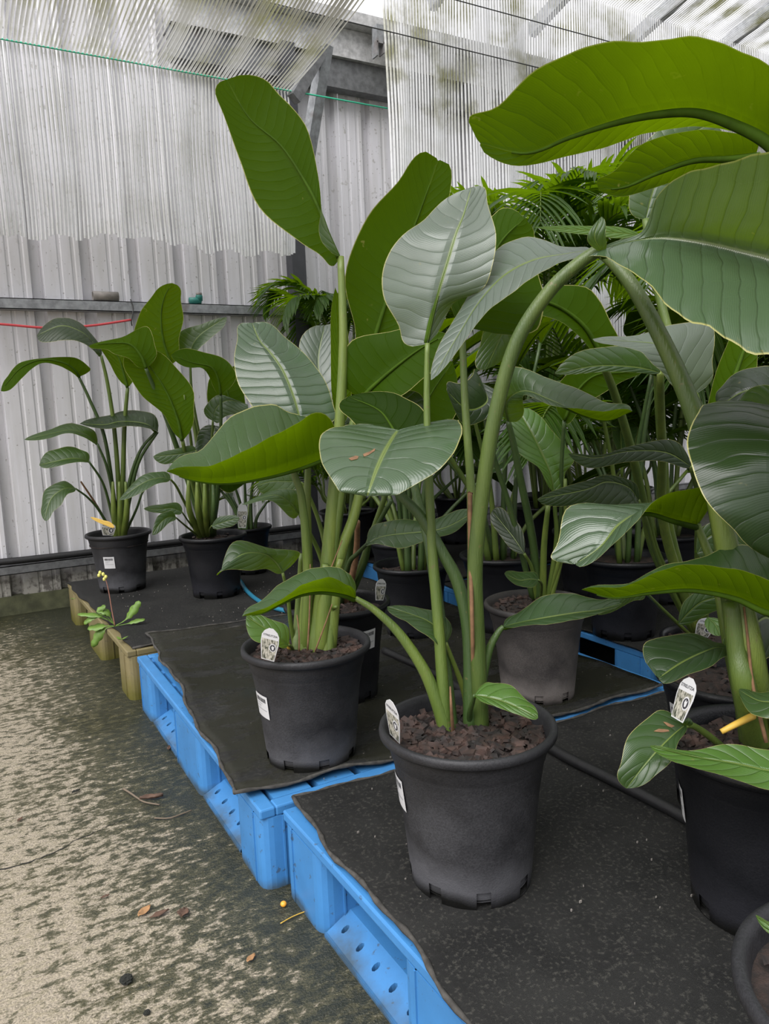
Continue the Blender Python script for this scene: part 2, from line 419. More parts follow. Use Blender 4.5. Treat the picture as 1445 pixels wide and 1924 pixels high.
def cgirt(name, z0, z1, depth, mat, x0, x1, lip=.018, y=WALL_Y):
    bm = bmesh.new(); th = .004
    bbox(bm, x0, x1, y - depth, y - .002, z1 - th, z1)              # top flange
    bbox(bm, x0, x1, y - depth, y - .002, z0, z0 + th)              # lower flange
    bbox(bm, x0, x1, y - depth, y - depth + th, z0, z1)             # face
    return tag(link(name, bm_mesh(name, bm), mat), kind='structure')
gz0 = ony(250, 586, WALL_Y - .075).z; gz1 = ony(250, 571, WALL_Y - .075).z
cgirt('trim_1', gz0, gz1 + .012, .075, M['galv'], -3.5, 1.93)['label'] = 'galvanised steel girt rail across the wall'
cgirt('trim_2', .222, .268, .06, M['galv_dark'], -3.5, 8)['label'] = 'low dull steel rail near the wall foot'
bm = bmesh.new(); bbox(bm, -3.5, 8, WALL_Y - .012, WALL_Y + .12, 0, .098)
tag(link('trim_3', bm_mesh('trim_3', bm), M['kerb']), 'green mossy concrete kerb under the wall', kind='structure')
bm = bmesh.new(); bbox(bm, 1.80, 1.885, WALL_Y - .16, WALL_Y - .07, 0, 3.05)
tag(link('trim_4', bm_mesh('trim_4', bm), M['post']), 'dark steel post standing against the wall', kind='structure')
# eaves beam and gutter
bm = bmesh.new(); bbox(bm, 1.2, 8, WALL_Y - .10, WALL_Y - .02, 2.88, 3.04)
tag(link('trim_5', bm_mesh('trim_5', bm), M['galv_dark']), 'dull grey steel eaves beam under the roof', kind='structure')
bm = bmesh.new(); bbox(bm, 1.2, 8, WALL_Y - .13, WALL_Y + .1, 3.042, 3.20)
bbox(bm, 1.2, 8, WALL_Y - .20, WALL_Y + .16, 3.202, 3.27)
tag(link('trim_6', bm_mesh('trim_6', bm), M['beam_white']), 'pale weathered galvanised gutter beam on top of the wall', kind='structure')
# roof frame
ceil = empty('ceiling', (0, WALL_Y, 3.3), 'open steel roof frame under a white sky', kind='structure')
def slab_between(name, a, b, wdt, hgt, mat, parent, loc):
    a, b = V(a), V(b); t = (b - a).normalized(); s = t.cross(V((0, 0, 1)))
    if s.length < .05: s = V((1, 0, 0))
    s.normalize(); u = s.cross(t); L = V(loc)
    vs2 = []
    for p in (a, b):
        for sx, sz in ((-1, -1), (1, -1), (1, 1), (-1, 1)):
            vs2.append(p + s * (sx * wdt / 2) + u * (sz * hgt / 2) - L)
    fs = [(0, 1, 2, 3), (7, 6, 5, 4), (0, 4, 5, 1), (1, 5, 6, 2), (2, 6, 7, 3), (3, 7, 4, 0)]
    return link(name, mesh(name, vs2, fs), mat, parent)
for X in (2.92, 3.74, 4.56, 5.35, 6.15):
    slab_between('rafter', (X, WALL_Y, 3.53), (X, -2.6, 3.53 + 6.96 * .25), .05, .09, M['galv'], ceil, ceil.location)
for Yp in (3.1, 1.9, .7, -.5, -1.7):
    slab_between('purlin', (2.4, Yp, 3.61 + (WALL_Y - Yp) * .25), (7, Yp, 3.61 + (WALL_Y - Yp) * .25), .06, .05, M['beam_white'], ceil, ceil.location)
br = slab_between('trim_7', ony(612, 84, 4.0), ony(572, 330, 4.18), .075, .05, M['galv'], None, (0, 0, 0))
tag(br, 'pale steel brace leaning from the gutter beam to the wall', kind='structure')
br = slab_between('trim_8', ony(603, 95, 3.99), ony(552, 186, 3.93), .05, .06, M['galv_dark'], None, (0, 0, 0))
tag(br, 'short dark steel knee bracket beside the pale brace', kind='structure')
bm = bmesh.new(); c0 = ony(712, 68, WALL_Y - .22); bbox(bm, c0.x - .03, c0.x + .03, c0.y - .03, c0.y + .03, c0.z - .05, c0.z + .05)
bbox(bm, c0.x - .034, c0.x - .024, c0.y - .03, c0.y + .03, c0.z - .12, c0.z - .04); bbox(bm, c0.x + .012, c0.x + .02, c0.y - .03, c0.y + .03, c0.z - .10, c0.z - .04)
tag(link('wire_clamp', bm_mesh('wire_clamp', bm), M['galv']), 'small grey metal clamp holding the dark wire on the gutter', 'clamp')

# ------------------------------------------------------------------ screens
def screen(name, label, x0, x1, y_h, z_w, zbot, width_roof, width_hang, pitch, slope, roof_len, seed, sag=0.0, mat='curtain'):
    rnd = random.Random(seed); verts, faces = [], []
    n = int((x1 - x0) / pitch); nh, nr = 22, int(roof_len * 5)
    ph = [rnd.uniform(0, 6.28) for _ in range(6)]
    def fold(x, s):          # hanging folds, growing away from the wire
        return (.022 * math.sin(x * 9 + ph[0] + s * 1.5) + .014 * math.sin(x * 23 + ph[1] + 2.2 * s) + .003 * math.sin(x * 51 + ph[2])) * min(1, s * 2.5)
    for i in range(n):
        xc = x0 + (i + .5) * pitch
        zb = zbot + .02 * math.sin(xc * 5 + ph[3]) + .012 * math.sin(xc * 31 + ph[4]) + rnd.uniform(-.006, .006)
        base = len(verts); rows = 0; jx = rnd.uniform(-.0012, .0012)
        for k in range(nr, 0, -1):       # roof part
            s = k / nr; yy = y_h - roof_len * s
            bow = sag * math.sin(min(1, s * 1.6) * PI) + .03 * math.sin(xc * 7 + 3 * s + ph[5]) * min(1, s * 4) * .6
            zz = z_w + slope * roof_len * s - bow
            xx = xc + .012 * math.sin(xc * 13 + s * 9) * min(1, s * 3)
            wd = pitch * width_roof * (1 + .2 * math.sin(xc * 19 + s * 4)) / 2
            tilt = .004 * math.sin(xc * 40 + s * 6)
            verts += [(xx - wd, yy, zz - tilt), (xx, yy, zz - .0035), (xx + wd, yy, zz + tilt)]; rows += 1
        for k in range(nh + 1):
            s = k / nh; zz = z_w + (zb - z_w) * s
            xx = xc + jx + .010 * math.sin(xc * 6 + s * 3 + ph[1]) * s
            wd = pitch * (width_roof + (width_hang - width_roof) * min(1, s * 5)) / 2
            yy = y_h + fold(xc, s)
            tw = .0012 * math.sin(xc * 7 + s * 3 + ph[2])
            verts += [(xx - wd, yy - tw + .003, zz), (xx, yy - .003, zz), (xx + wd, yy + tw + .003, zz)]; rows += 1
        for k in range(rows - 1):
            a = base + 3 * k; faces += [(a, a + 1, a + 4, a + 3), (a + 1, a + 2, a + 5, a + 4)]
    L = V((x0, y_h, z_w))
    o = link(name, mesh(name, [V(v) - L for v in verts], faces), M[mat], None, L)
    return tag(o, label, 'shade screen', 'white strip screens under the roof', 'thing')
Y_S = 3.95
screen('shade_screen', 'white strip shade screen draped over the green wire', -1.6, 1.735, Y_S, 2.675, 1.85, .58, .72, .0185, .20, 3.0, 3, .10, 'curtain_grimy_backlit')
screen('shade_screen', 'sheer white strip shade screen hanging behind the tall palm fronds', 2.315, 8.0, Y_S, 3.585, 1.2, .58, .80, .0205, .20, 6.5, 8)
def wire(name, a, b, r, mat, label, cat='wire', group=None):
    v, f = tube_data([V(a).lerp(V(b), i / 12) for i in range(13)], [r] * 13, 6)
    return tag(link(name, mesh(name, v, f, True), mat), label, cat, group)
wire('support_wire', (-2.5, Y_S - .012, 2.677), (2.32, Y_S - .012, 2.677), .0045, M['greenwire'], 'green coated wire carrying the draped screen')
wire('support_wire', (0.5, Y_S - .03, 3.085), (6, Y_S - .03, 3.06), .0035, M['wire'], 'thin dark wire running through the clamp on the gutter')
wire('support_wire', (2.3, Y_S - .03, 3.335), (7, Y_S - .03, 3.34), .0035, M['wire'], 'upper thin dark wire across the sheer screen')
# things on and along the wall
yg = WALL_Y - .045
pa, pb = ony(174, 553, yg), ony(222, 555, yg)
def pipe(name, a, b, r, mat, label, cat):
    bm = bmesh.new(); t = (b - a).normalized(); s = t.orthogonal().normalized(); u = t.cross(s); n = 16
    rings = []
    for p, q in ((a, r), (b, r), (b, r * .85), (a, r * .85)):
        rings.append([bm.verts.new(p + (s * math.cos(2 * PI * k / n) + u * math.sin(2 * PI * k / n)) * q) for k in range(n)])
    for i in range(4):
        A, B = rings[i], rings[(i + 1) % 4]
        for k in range(n): bm.faces.new((A[k], A[(k + 1) % n], B[(k + 1) % n], B[k]))
    return tag(link(name, bm_mesh(name, bm, True), mat), label, cat)
zr = gz1 + .012 + .026
pipe('pipe_offcut', V((pa.x, yg, zr)), V((pb.x, yg, zr)), .026, M['pvc'], 'short grey pipe offcut lying on the wall rail', 'pipe')
fx = ony(367, 560, yg).x
ft = empty('hose_fitting', (fx, yg, gz1 + .012), 'teal green hose fitting with dark cap on the wall rail', 'hose fitting')
v, f = tube_data([V((-.035, 0, .02)), V((0.0, 0, .02)), V((0.03, 0, .02))], [.017, .019, .017], 12); link('barrel', mesh('barrel', v, f, True), M['teal'], ft)
v, f = tube_data([V((.022, 0, .02)), V((.022, 0, .045)), V((.022, 0, .05))], [.019, .02, .018], 12); link('riser', mesh('riser', v, f, True), M['teal'], ft)
v, f = tube_data([V((.022, 0, .05)), V((.022, 0, .062)), V((.022, 0, .066))], [.017, .017, .012], 12); link('cap', mesh('cap', v, f, True), M['pvc'], ft)
rp = [ony(-150, 600, 4.2), ony(0, 609, 4.22), ony(90, 616, 4.23), ony(170, 612, 4.24), ony(246, 601, 4.25)]
tag(tube('red_cord', rp, .006, .006, M['red'], per=8), 'red cord slung along the wall below the rail', 'cord')
wp = ony(246, 573, WALL_Y - .078)
tag(tube('wire_tie', [V((wp.x, wp.y, wp.z + .03)), V((wp.x + .008, wp.y - .012, wp.z - .02)), ony(247, 603, 4.25), ony(248, 612, 4.26)], .003, .003, M['wire']), 'thin wire tie hanging the red cord from the rail', 'wire')
hp = [V((-2.5, WALL_Y - .045, .30)), V((-.2, WALL_Y - .045, .295)), V((.3, WALL_Y - .05, .29)), V((.9, WALL_Y - .045, .287)), V((1.6, WALL_Y - .045, .288)), V((3, WALL_Y - .045, .288))]
tag(tube('irrigation_hose', hp, .019, .019, M['hose_black'], per=8), 'black hose resting along the low rail at the wall foot', 'hose')

# ------------------------------------------------------------------ pallets
def holed_cell(bm, q, ru, rv, sink):
    """quad q (four corners) with an eight-sided hole whose wall goes down by sink"""
    q = [V(p) for p in q]
    def bil(a, b): return q[0] * (1 - a) * (1 - b) + q[1] * a * (1 - b) + q[2] * a * b + q[3] * (1 - a) * b
    outer = [(0, 0), (.5, 0), (1, 0), (1, .5), (1, 1), (.5, 1), (0, 1), (0, .5)]
    inner = [(.5 + (a - .5) * 2 * ru * (.72 if a != .5 and b != .5 else 1), .5 + (b - .5) * 2 * rv * (.72 if a != .5 and b != .5 else 1)) for a, b in outer]
    O = [bm.verts.new(bil(a, b)) for a, b in outer]; I = [bm.verts.new(bil(a, b)) for a, b in inner]; D = [bm.verts.new(bil(a, b) + V(sink)) for a, b in inner]
    for k in range(8):
        j = (k + 1) % 8
        bm.faces.new((O[k], O[j], I[j], I[k])); bm.faces.new((I[k], I[j], D[j], D[k]))
def pallet(name, loc, rz, wx, ly, mat, label, H=.183, group=None, foot=True):
    root = empty(name, loc, label, 'pallet', group); root.rotation_euler.z = rz
    # deck: rim plus slats with slots between
    bm = bmesh.new(); n = 9
    bbox(bm, 0, .035, 0, ly, H - .022, H); bbox(bm, wx - .035, wx, 0, ly, H - .022, H)
    bbox(bm, .035, wx - .035, 0, .035, H - .022, H); bbox(bm, .035, wx - .035, ly - .035, ly, H - .022, H)
    me_d = bm_mesh('deck_frame', bm); o = link('deck_frame', me_d, mat, root)
    bv = o.modifiers.new('soft', 'BEVEL'); bv.width = .004; bv.segments = 2
    step = (wx - .07) / 11
    bm = bmesh.new(); bbox(bm, 0, step - .018, .035, ly - .035, H - .02, H - .001); me_s = bm_mesh('slat', bm)
    me_s.materials.append(mat)
    for i in range(11):
        s = bpy.data.objects.new('slat', me_s); col.objects.link(s); s.parent = root; s.location = (.035 + i * step + .009, 0, 0)
    bm = bmesh.new()
    for yb in (.16, .30, .44, .58, .72, .86, 1.0, 1.14):
        if yb < ly - .06: bbox(bm, .035, wx - .035, yb, yb + .03, H - .024, H - .006)
    link('cross_bar', bm_mesh('cross_bar', bm), mat, root)
    # nine feet
    xs = [(0, .15), ((wx - .15) / 2, (wx + .15) / 2), (wx - .15, wx)]
    ys = [(0, .17), (ly / 2 - .14, ly / 2 + .14), (ly - .17, ly)]
    for i, (xa, xb) in enumerate(xs):
        for j, (ya, yb) in enumerate(ys):
            bm = bmesh.new(); vv = bbox(bm, xa, xb, ya, yb, 0, H - .022)
            r = .028
            ed = [e for e in bm.edges if abs(e.verts[0].co.z - e.verts[1].co.z) > .05]
            bmesh.ops.bevel(bm, geom=ed, offset=r, segments=4, affect='EDGES', profile=.5)
            # raised mould ribs on the outer faces
            xm = xa + .05 if i == 0 else xb - .05
            bbox(bm, xm - .002, xm + .002, ya - .003, yb + .003, .004, H - .022)
            ym = ya + .045 if j == 0 else yb - .045
            bbox(bm, xa - .003, xb + .003, ym - .002, ym + .002, .004, H - .022)
            link('foot_block', bm_mesh('foot_block', bm), mat, root)
    if foot:
        for xa, out in ((0, 0), ((wx - .15) / 2, 1), (wx - .15, 2)):
            zt = .036
            for (ya, yb) in ((ys[0][1], ys[1][0]), (ys[1][1], ys[2][0])):
                bm = bmesh.new()
                m = 5; d = (yb - ya) / m
                xl, xr = (xa + .008, xa + .062) if out != 2 else (xa + .088, xa + .142)
                zl, zrr = (.008, zt) if out != 2 else (zt, .008)
                fx0, fx1 = (xa + .062, xa + .142) if out != 2 else (xa + .008, xa + .088)
                for k in range(m):
                    y0, y1 = ya + k * d, ya + (k + 1) * d
                    holed_cell(bm, [(xl, y0, zl), (xr, y0, zrr), (xr, y1, zrr), (xl, y1, zl)], .16, .11, (.004, 0, -.02))
                    holed_cell(bm, [(fx0, y0, zt), (fx1, y0, zt), (fx1, y1, zt), (fx0, y1, zt)], .16, .36, (0, 0, -.02))
                bbox(bm, xa + .004, xa + .146, ya, yb, 0, .006)
                xe = xa + .008 if out != 2 else xa + .142
                bbox(bm, xe - .003, xe + .001, ya, yb, 0, .009)
                link('runner', bm_mesh('runner', bm), mat, root)
    return root
pallet('plastic_pallet', (.472, 1.425, 0), 0, 1.238, 1.215, M['blue'], 'bright blue plastic pallet with open feet under the wet mat')
pallet('plastic_pallet', (.535, .20, 0), math.radians(1.0), 1.18, 1.205, M['blue'], 'bright blue plastic pallet at the front under the dry mat')
pallet('plastic_pallet', (.452, 2.715, 0), math.radians(1.2), 1.2, 1.36, M['beige'], 'beige weathered plastic pallet with yellow moss near the wall', foot=False)
pallet('plastic_pallet', (1.872, 1.64, 0), 0, 1.2, 1.2, M['blue'], 'shaded blue plastic pallet across the narrow gap behind the leaves')
pallet('plastic_pallet', (1.86, 2.88, 0), 0, 1.2, 1.2, M['blue'], 'blue plastic pallet far back beneath the palms by the wall')

# ------------------------------------------------------------------ weed mats
def weed_mat(corners, mat, label, seed, lift=.0, z=.190, nx=44, ny=44, edges=(1, 1, 1, 1)):
    """corners: back-left, front-left, front-right, back-right"""
    rnd = random.Random(seed); a = [rnd.uniform(0, 6.28) for _ in range(8)]
    BL, FL, FR, BR = [V((*c, 0)) for c in corners]
    verts, faces = [], []
    for j in range(ny + 1):
        t = j / ny
        for i in range(nx + 1):
            s = i / nx
            p = BL * (1 - s) * (1 - t) + BR * s * (1 - t) + FL * (1 - s) * t + FR * s * t
            wob = .006 * math.sin(t * 17 + a[0]) + .004 * math.sin(t * 41 + a[1])
            p.x += wob * (1 - s) ** 8 + wob * s ** 8
            wob2 = .006 * math.sin(s * 15 + a[2]) + .004 * math.sin(s * 37 + a[3])
            p.y += wob2 * (1 - t) ** 8 + wob2 * t ** 8
            e = (1 - s) ** 14
            zz = z + .0022 * math.sin(p.x * 13 + a[4]) * math.sin(p.y * 11 + a[5]) + .002 + e * (lift * (.55 + .45 * math.sin(t * 8 + a[6])))
            e2 = max(0, 1 - (1 - t) * 30); zz += .004 * e2 * math.sin(s * 30 + a[7])
            verts.append((p.x, p.y, zz))
    n = nx + 1
    for j in range(ny):
        for i in range(nx): faces.append((j * n + i, (j + 1) * n + i, (j + 1) * n + i + 1, j * n + i + 1))
    L = V((BL.x, BL.y, z)); me = mesh('weed_mat', [V(v) - L for v in verts], faces, True)
    o = link('weed_mat', me, mat, None, L)
    sd = o.modifiers.new('thick', 'SOLIDIFY'); sd.thickness = .005; sd.offset = 1
    tag(o, label, 'weed mat', 'black weed mats on the pallets')
    # frayed hem along the edges
    def hem(idx):
        pts = [V(verts[k]) - L + V((0, 0, .003)) for k in idx]
        v2, f2 = tube_data(pts, [.0042 + .0015 * math.sin(q * 2.3) for q in range(len(pts))], 6)
        link('frayed_hem', mesh('frayed_hem', v2, f2, True), M['mat_edge'], o)
    if edges[0]: hem([j * n for j in range(ny + 1)])
    if edges[1]: hem([ny * n + i for i in range(nx + 1)])
    if edges[2]: hem([i for i in range(nx + 1)])
    return o
weed_mat(((.415, 4.06), (.478, 2.735), (1.66, 2.72), (1.66, 4.02)), M['mat'], 'black weed mat on the beige pallet by the wall', 1, z=.186, edges=(0, 1, 0, 0))
weed_mat(((.552, 2.845), (.445, 1.482), (1.66, 1.412), (1.69, 2.70)), M['mat_wet'], 'wet shiny black weed mat with curled frayed edge', 2, .02, z=.192, edges=(1, 1, 1, 0))
weed_mat(((.540, 1.418), (.497, .18), (1.66, .18), (1.665, 1.386)), M['mat'], 'dry black weed mat under the front pot', 3, .004, z=.188, edges=(1, 0, 1, 0))
weed_mat(((1.865, 2.84), (1.865, 1.635), (3.07, 1.64), (3.07, 2.84)), M['mat'], 'black weed mat on the shaded blue pallet', 4, z=.188, edges=(0, 0, 0, 0))
weed_mat(((1.855, 4.08), (1.855, 2.88), (3.06, 2.88), (3.06, 4.08)), M['mat'], 'black weed mat under the palms by the wall', 5, z=.188, edges=(0, 0, 0, 0))

# ------------------------------------------------------------------ pots
def lathe(profile, n=56, skip=None):
    verts, faces = [], []
    for r, z in profile:
        for k in range(n):
            a = 2 * PI * k / n; verts.append((r * math.cos(a), r * math.sin(a), z))
    for i in range(len(profile) - 1):
        for k in range(n):
            if skip and skip(i, k): continue
            faces.append((i * n + k, i * n + (k + 1) % n, (i + 1) * n + (k + 1) % n, (i + 1) * n + k))
    return verts, faces
POTP = [(.098, .002), (.1035, .006), (.106, .036), (.1085, .06), (.118, .16), (.1275, .222), (.1285, .224), (.1285, .226), (.1305, .229), (.136, .252), (.1375, .260), (.1385, .2615), (.146, .2625), (.1495, .266), (.150, .272), (.1485, .278), (.144, .280), (.139, .278), (.134, .268), (.1265, .23), (.1145, .16), (.100, .02)]
def pot_skip(i, k): return i in (1,) and (k % 7) in (0, 1)
pv, pf = lathe(POTP, 56, pot_skip)
nb = len(pv); pv += [(.100 * math.cos(2 * PI * k / 56), .100 * math.sin(2 * PI * k / 56), .016) for k in range(56)]
pf.append(tuple(nb + k for k in range(56)))
POT_ME = {}
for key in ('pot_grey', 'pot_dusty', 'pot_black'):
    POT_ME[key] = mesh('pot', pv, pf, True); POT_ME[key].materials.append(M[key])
def soil_mesh(seed, r, z, n=26, rings=9):
    rnd = random.Random(seed); verts = [(0, 0, z + .006)]; faces = []
    for i in range(1, rings + 1):
        rr = r * i / rings
        for k in range(n):
            a = 2 * PI * k / n; verts.append((rr * math.cos(a), rr * math.sin(a), z + rnd.uniform(-.004, .004) + .008 * (1 - (i / rings) ** 2)))
    for k in range(n): faces.append((0, 1 + k, 1 + (k + 1) % n))
    for i in range(rings - 1):
        for k in range(n):
            a = 1 + i * n
            faces.append((a + k, a + n + k, a + n + (k + 1) % n, a + (k + 1) % n))
    return mesh('soil', verts, faces, True)
def chips_mesh(seed, r, z, count, smin=.004, smax=.012):
    rnd = random.Random(seed); verts, faces = [], []
    for _ in range(count):
        a = rnd.uniform(0, 2 * PI); q = r * math.sqrt(rnd.random()) * .97
        s = rnd.uniform(smin, smax); dims = (s, s * rnd.uniform(.4, .8), s * rnd.uniform(.2, .45))
        m = Matrix.Rotation(rnd.uniform(0, 6.28), 3, 'Z') @ Matrix.Rotation(rnd.uniform(-.7, .7), 3, 'X') @ Matrix.Rotation(rnd.uniform(-.6, .6), 3, 'Y')
        c = V((q * math.cos(a), q * math.sin(a), z + .006 + rnd.uniform(-.001, .005)))
        b = len(verts)
        for x, y, zz in ((-1, -1, -1), (1, -.8, -1), (.9, 1, -1), (-1, .7, -1), (-.8, -.9, 1), (.9, -.7, 1), (.7, .8, 1), (-.9, .8, 1)):
            verts.append(c + m @ V((x * dims[0], y * dims[1], zz * dims[2])))
        for f in ((0, 3, 2, 1), (4, 5, 6, 7), (0, 1, 5, 4), (1, 2, 6, 5), (2, 3, 7, 6), (3, 0, 4, 7)): faces.append(tuple(b + i for i in f))
    return mesh('bark_chips', verts, faces)

def sticker(pot, ang, zc, wdt=.052, hgt=.055, tilt=0.0):
    """barcode label on the pot wall: ang around, zc height; parts are sub-parts of the pot"""
    def rad(z): return .106 + (z - .036) * (.1275 - .106) / (.222 - .036) + .0009
    def put(u, v, off):
        z = zc + v * math.cos(tilt) + u * math.sin(tilt); uu = u * math.cos(tilt) - v * math.sin(tilt); r = rad(z); a = ang + uu / r
        return ((r + off) * math.cos(a), (r + off) * math.sin(a), z)
    def patch(name, u0, u1, v0, v1, off, mat, cells=None):
        verts, faces = [], []
        for (a0, a1, b0, b1) in (cells or [(u0, u1, v0, v1)]):
            m = max(1, int((a1 - a0) / .006)); b = len(verts)
            for k in range(m + 1):
                u = a0 + (a1 - a0) * k / m; verts += [put(u, b0, off), put(u, b1, off)]
            for k in range(m): faces.append((b + 2 * k, b + 2 * k + 2, b + 2 * k + 3, b + 2 * k + 1))
        o = link(name, mesh(name, verts, faces, True), mat, pot); return o
    tag(patch('sticker', -wdt / 2, wdt / 2, -hgt / 2, hgt / 2, 0, M['white']), 'white barcode sticker')
    rnd = random.Random(7); bars = []; u = -wdt * .38
    while u < wdt * .38:
        b = rnd.choice((.0008, .0014, .002)); bars.append((u, u + b, hgt * .2, hgt * .38)); u += b + rnd.choice((.0008, .0014))
    patch('barcode', 0, 0, 0, 0, .0005, M['ink'], bars)
    patch('print_lines', 0, 0, 0, 0, .0005, M['inkgrey'], [(-wdt * .35, wdt * .1, hgt * .1, hgt * .125), (-wdt * .35, -wdt * .05, -.02 * hgt, .01 * hgt), (-wdt * .35, wdt * .38, -.16 * hgt, -.13 * hgt)])

def put_pot(plant, key, s=1.0, seed=0, soil=.252, chips=0, rot=0.0):
    p = bpy.data.objects.new('pot', POT_ME[key]); col.objects.link(p); p.parent = plant; p.scale = (s, s, s); p.rotation_euler.z = rot
    so = link('soil', soil_mesh(seed, .1335 * s, soil * s), M['soil'], plant)
    if chips:
        ch = link('bark_chips', chips_mesh(seed, .128 * s, soil * s, chips), M['chip'], plant); ch['kind'] = 'stuff'
    return p

# ------------------------------------------------------------------ leaves
def blade(plant, Mp, L, R, mat, rb=.55, rt=.7, cup=.10, wave=.015, midr=.0045, seed=0, per=6, nv=5, name='leaf', rib=True):
    """leaf blade through world points: Mp midrib (base to tip), L and R edge points at the inner stations"""
    loc = plant.location if plant is not None else V((0, 0, 0))
    k = len(L); Ms = catmull(Mp, per)
    HL = [L[i] - Mp[i + 1] for i in range(k)]; HR = [R[i] - Mp[i + 1] for i in range(k)]
    hl = catmull([HL[0]] + HL + [HL[-1]], per); hr = catmull([HR[0]] + HR + [HR[-1]], per)
    n = len(Ms); rnd = random.Random(seed + 11); p1, p2 = rnd.uniform(0, 6.28), rnd.uniform(0, 6.28)
    verts, uvs, faces = [], [], []; s = 0.0
    for i in range(n):
        if i: s += (Ms[i] - Ms[i - 1]).length
        t = i / per; wgt = 1.0
        if t < 1: wgt = math.sin(max(t, .004) * PI / 2) ** rb
        if t > k: wgt *= math.sin(max(k + 1 - t, .004) * PI / 2) ** rt
        tan = (Ms[min(i + 1, n - 1)] - Ms[max(i - 1, 0)]).normalized()
        for side, H, ph in ((1, hl[i], p1), (-1, hr[i], p2)):
            h = H * wgt; ln = h.length
            nn = tan.cross(h) * side
            nn = nn.normalized() if nn.length > 1e-9 else V((0, 0, 1))
            rng = range(nv, 0, -1) if side == 1 else range(0, nv + 1)
            for j in rng:
                v = j / nv
                off = cup * ln * (v - v * v) * 2 + wave * ln * v * v * math.sin(t * 4.1 + ph) + .5 * wave * ln * v * v * math.sin(t * 9.7 + 2 * ph)
                verts.append(Ms[i] + h * v + nn * off - loc); uvs.append((s, side * v))
    w_ = 2 * nv + 1
    for i in range(n - 1):
        for j in range(w_ - 1):
            a = i * w_ + j; faces.append((a, a + 1, a + w_ + 1, a + w_))
    o = link(name, mesh(name, verts, faces, True, uvs), mat, plant)
    if rib:
        m = int(n * .93); pts = []
        for i in range(m):
            tan = (Ms[min(i + 1, n - 1)] - Ms[max(i - 1, 0)]).normalized(); nn = tan.cross(hl[i] - hr[i])
            nn = nn.normalized() if nn.length > 1e-9 else V((0, 0, 1))
            q = midr * (1 - .85 * i / m); pts.append((Ms[i] - nn * q * .93 - loc, q))
        vv, ff = tube_data([p for p, q in pts], [q for p, q in pts], 6)
        link('midrib', mesh('midrib', vv, ff, True), M['midrib'], o)
    return o

class Plant:
    """one potted bird of paradise; leaves and stalks are given as pixels with their own depth in metres"""
    def __init__(s, xy, label, z0=.19, pot='pot_black', scale=1.0, seed=0, chips=0, soil=.252, rot=0.0, name='potted_bird_of_paradise'):
        s.root = empty(name, (xy[0], xy[1], z0), label, 'potted plant', 'potted plants in black pots'); s.sz = z0 + soil * scale
        s.pot = put_pot(s.root, pot, scale, seed, soil, chips, rot); s.seed = seed; s.k = 0; s.scale = scale
    def base(s, x, y):
        p = onz(x, y, s.sz); c = s.root.location; q = V((p.x - c.x, p.y - c.y, 0)); r = .10 * s.scale
        if q.length > r: q = q.normalized() * r
        return V((c.x + q.x, c.y + q.y, s.sz - .01))
    def stalk(s, px, d, r0, r1, mat='stalk', tip=None, n=10, flat=1.0, dlist=None):
        b = s.base(*px[0]); d0 = depth_of(b); pts = [b]; tot = [0]
        for i in range(1, len(px)): tot.append(tot[-1] + math.hypot(px[i][0] - px[i - 1][0], px[i][1] - px[i - 1][1]))
        for i in range(1, len(px)):
            q = px[i]
            dd = q[2] if len(q) > 2 else d0 + (d - d0) * tot[i] / tot[-1]
            pts.append(P(q[0], q[1], dd))
        return tube('stalk', pts, r0, r1, M[mat], s.root, s.root.location, n, 6, flat)
    def leaf(s, mid, d, L, R, mat='leaf', pet=None, r0=.011, r1=.005, petmat='stalk', **kw):
        n = len(mid); s.k += 1
        ds = list(d) if len(d) == n else [d[0] + (d[1] - d[0]) * i / (n - 1) for i in range(n)]
        Mp = [P(mid[i][0], mid[i][1], ds[i]) for i in range(n)]
        Lp = [P(q[0], q[1], ds[i + 1] + (q[2] if len(q) > 2 else 0)) for i, q in enumerate(L)]
        Rp = [P(q[0], q[1], ds[i + 1] + (q[2] if len(q) > 2 else 0)) for i, q in enumerate(R)]
        o = blade(s.root, Mp, Lp, Rp, M[mat], seed=s.seed * 31 + s.k, midr=kw.pop('midr', r1 * .95), **kw)
        if pet:
            pts = list(pet) + [(mid[0][0], mid[0][1])]
            s.stalk(pts, ds[0], r0, r1, petmat)
        return o
# ------------------------------------------------------------------ front plant
A = Plant((.706, 1.007), 'tall bird of paradise plant in the grey dusty pot at the front', pot='pot_grey', seed=1, chips=520, soil=.248, rot=.25)
# arching leaf that leaves the frame over the dark stems
A.leaf([(1128, 468), (1195, 452), (1250, 448), (1320, 456), (1390, 472), (1470, 495), (1560, 545), (1650, 615)], [1.12, 1.11, 1.10, 1.08, 1.06, 1.03, 1.0, .98],
       [(1205, 436, .0), (1238, 364, -.04), (1298, 322, -.09), (1380, 303, -.12), (1470, 282, -.13), (1560, 330, -.08)],
       [(1128, 482, -.02), (1190, 513, -.08), (1262, 578, -.13), (1345, 628, -.16), (1440, 666, -.17), (1560, 690, -.12)],
       'leaf_satin', [(905, 1372), (897, 1200), (893, 1060), (910, 900), (935, 760), (972, 640), (1030, 550), (1085, 497)], .0138, .0095, 'stalk_mid', midr=.0085, cup=.06)
A.leaf([(1132, 474), (1117, 444), (1130, 407)], [1.11, 1.09, 1.09], [(1103, 448)], [(1138, 440)], 'leaf', rib=False)
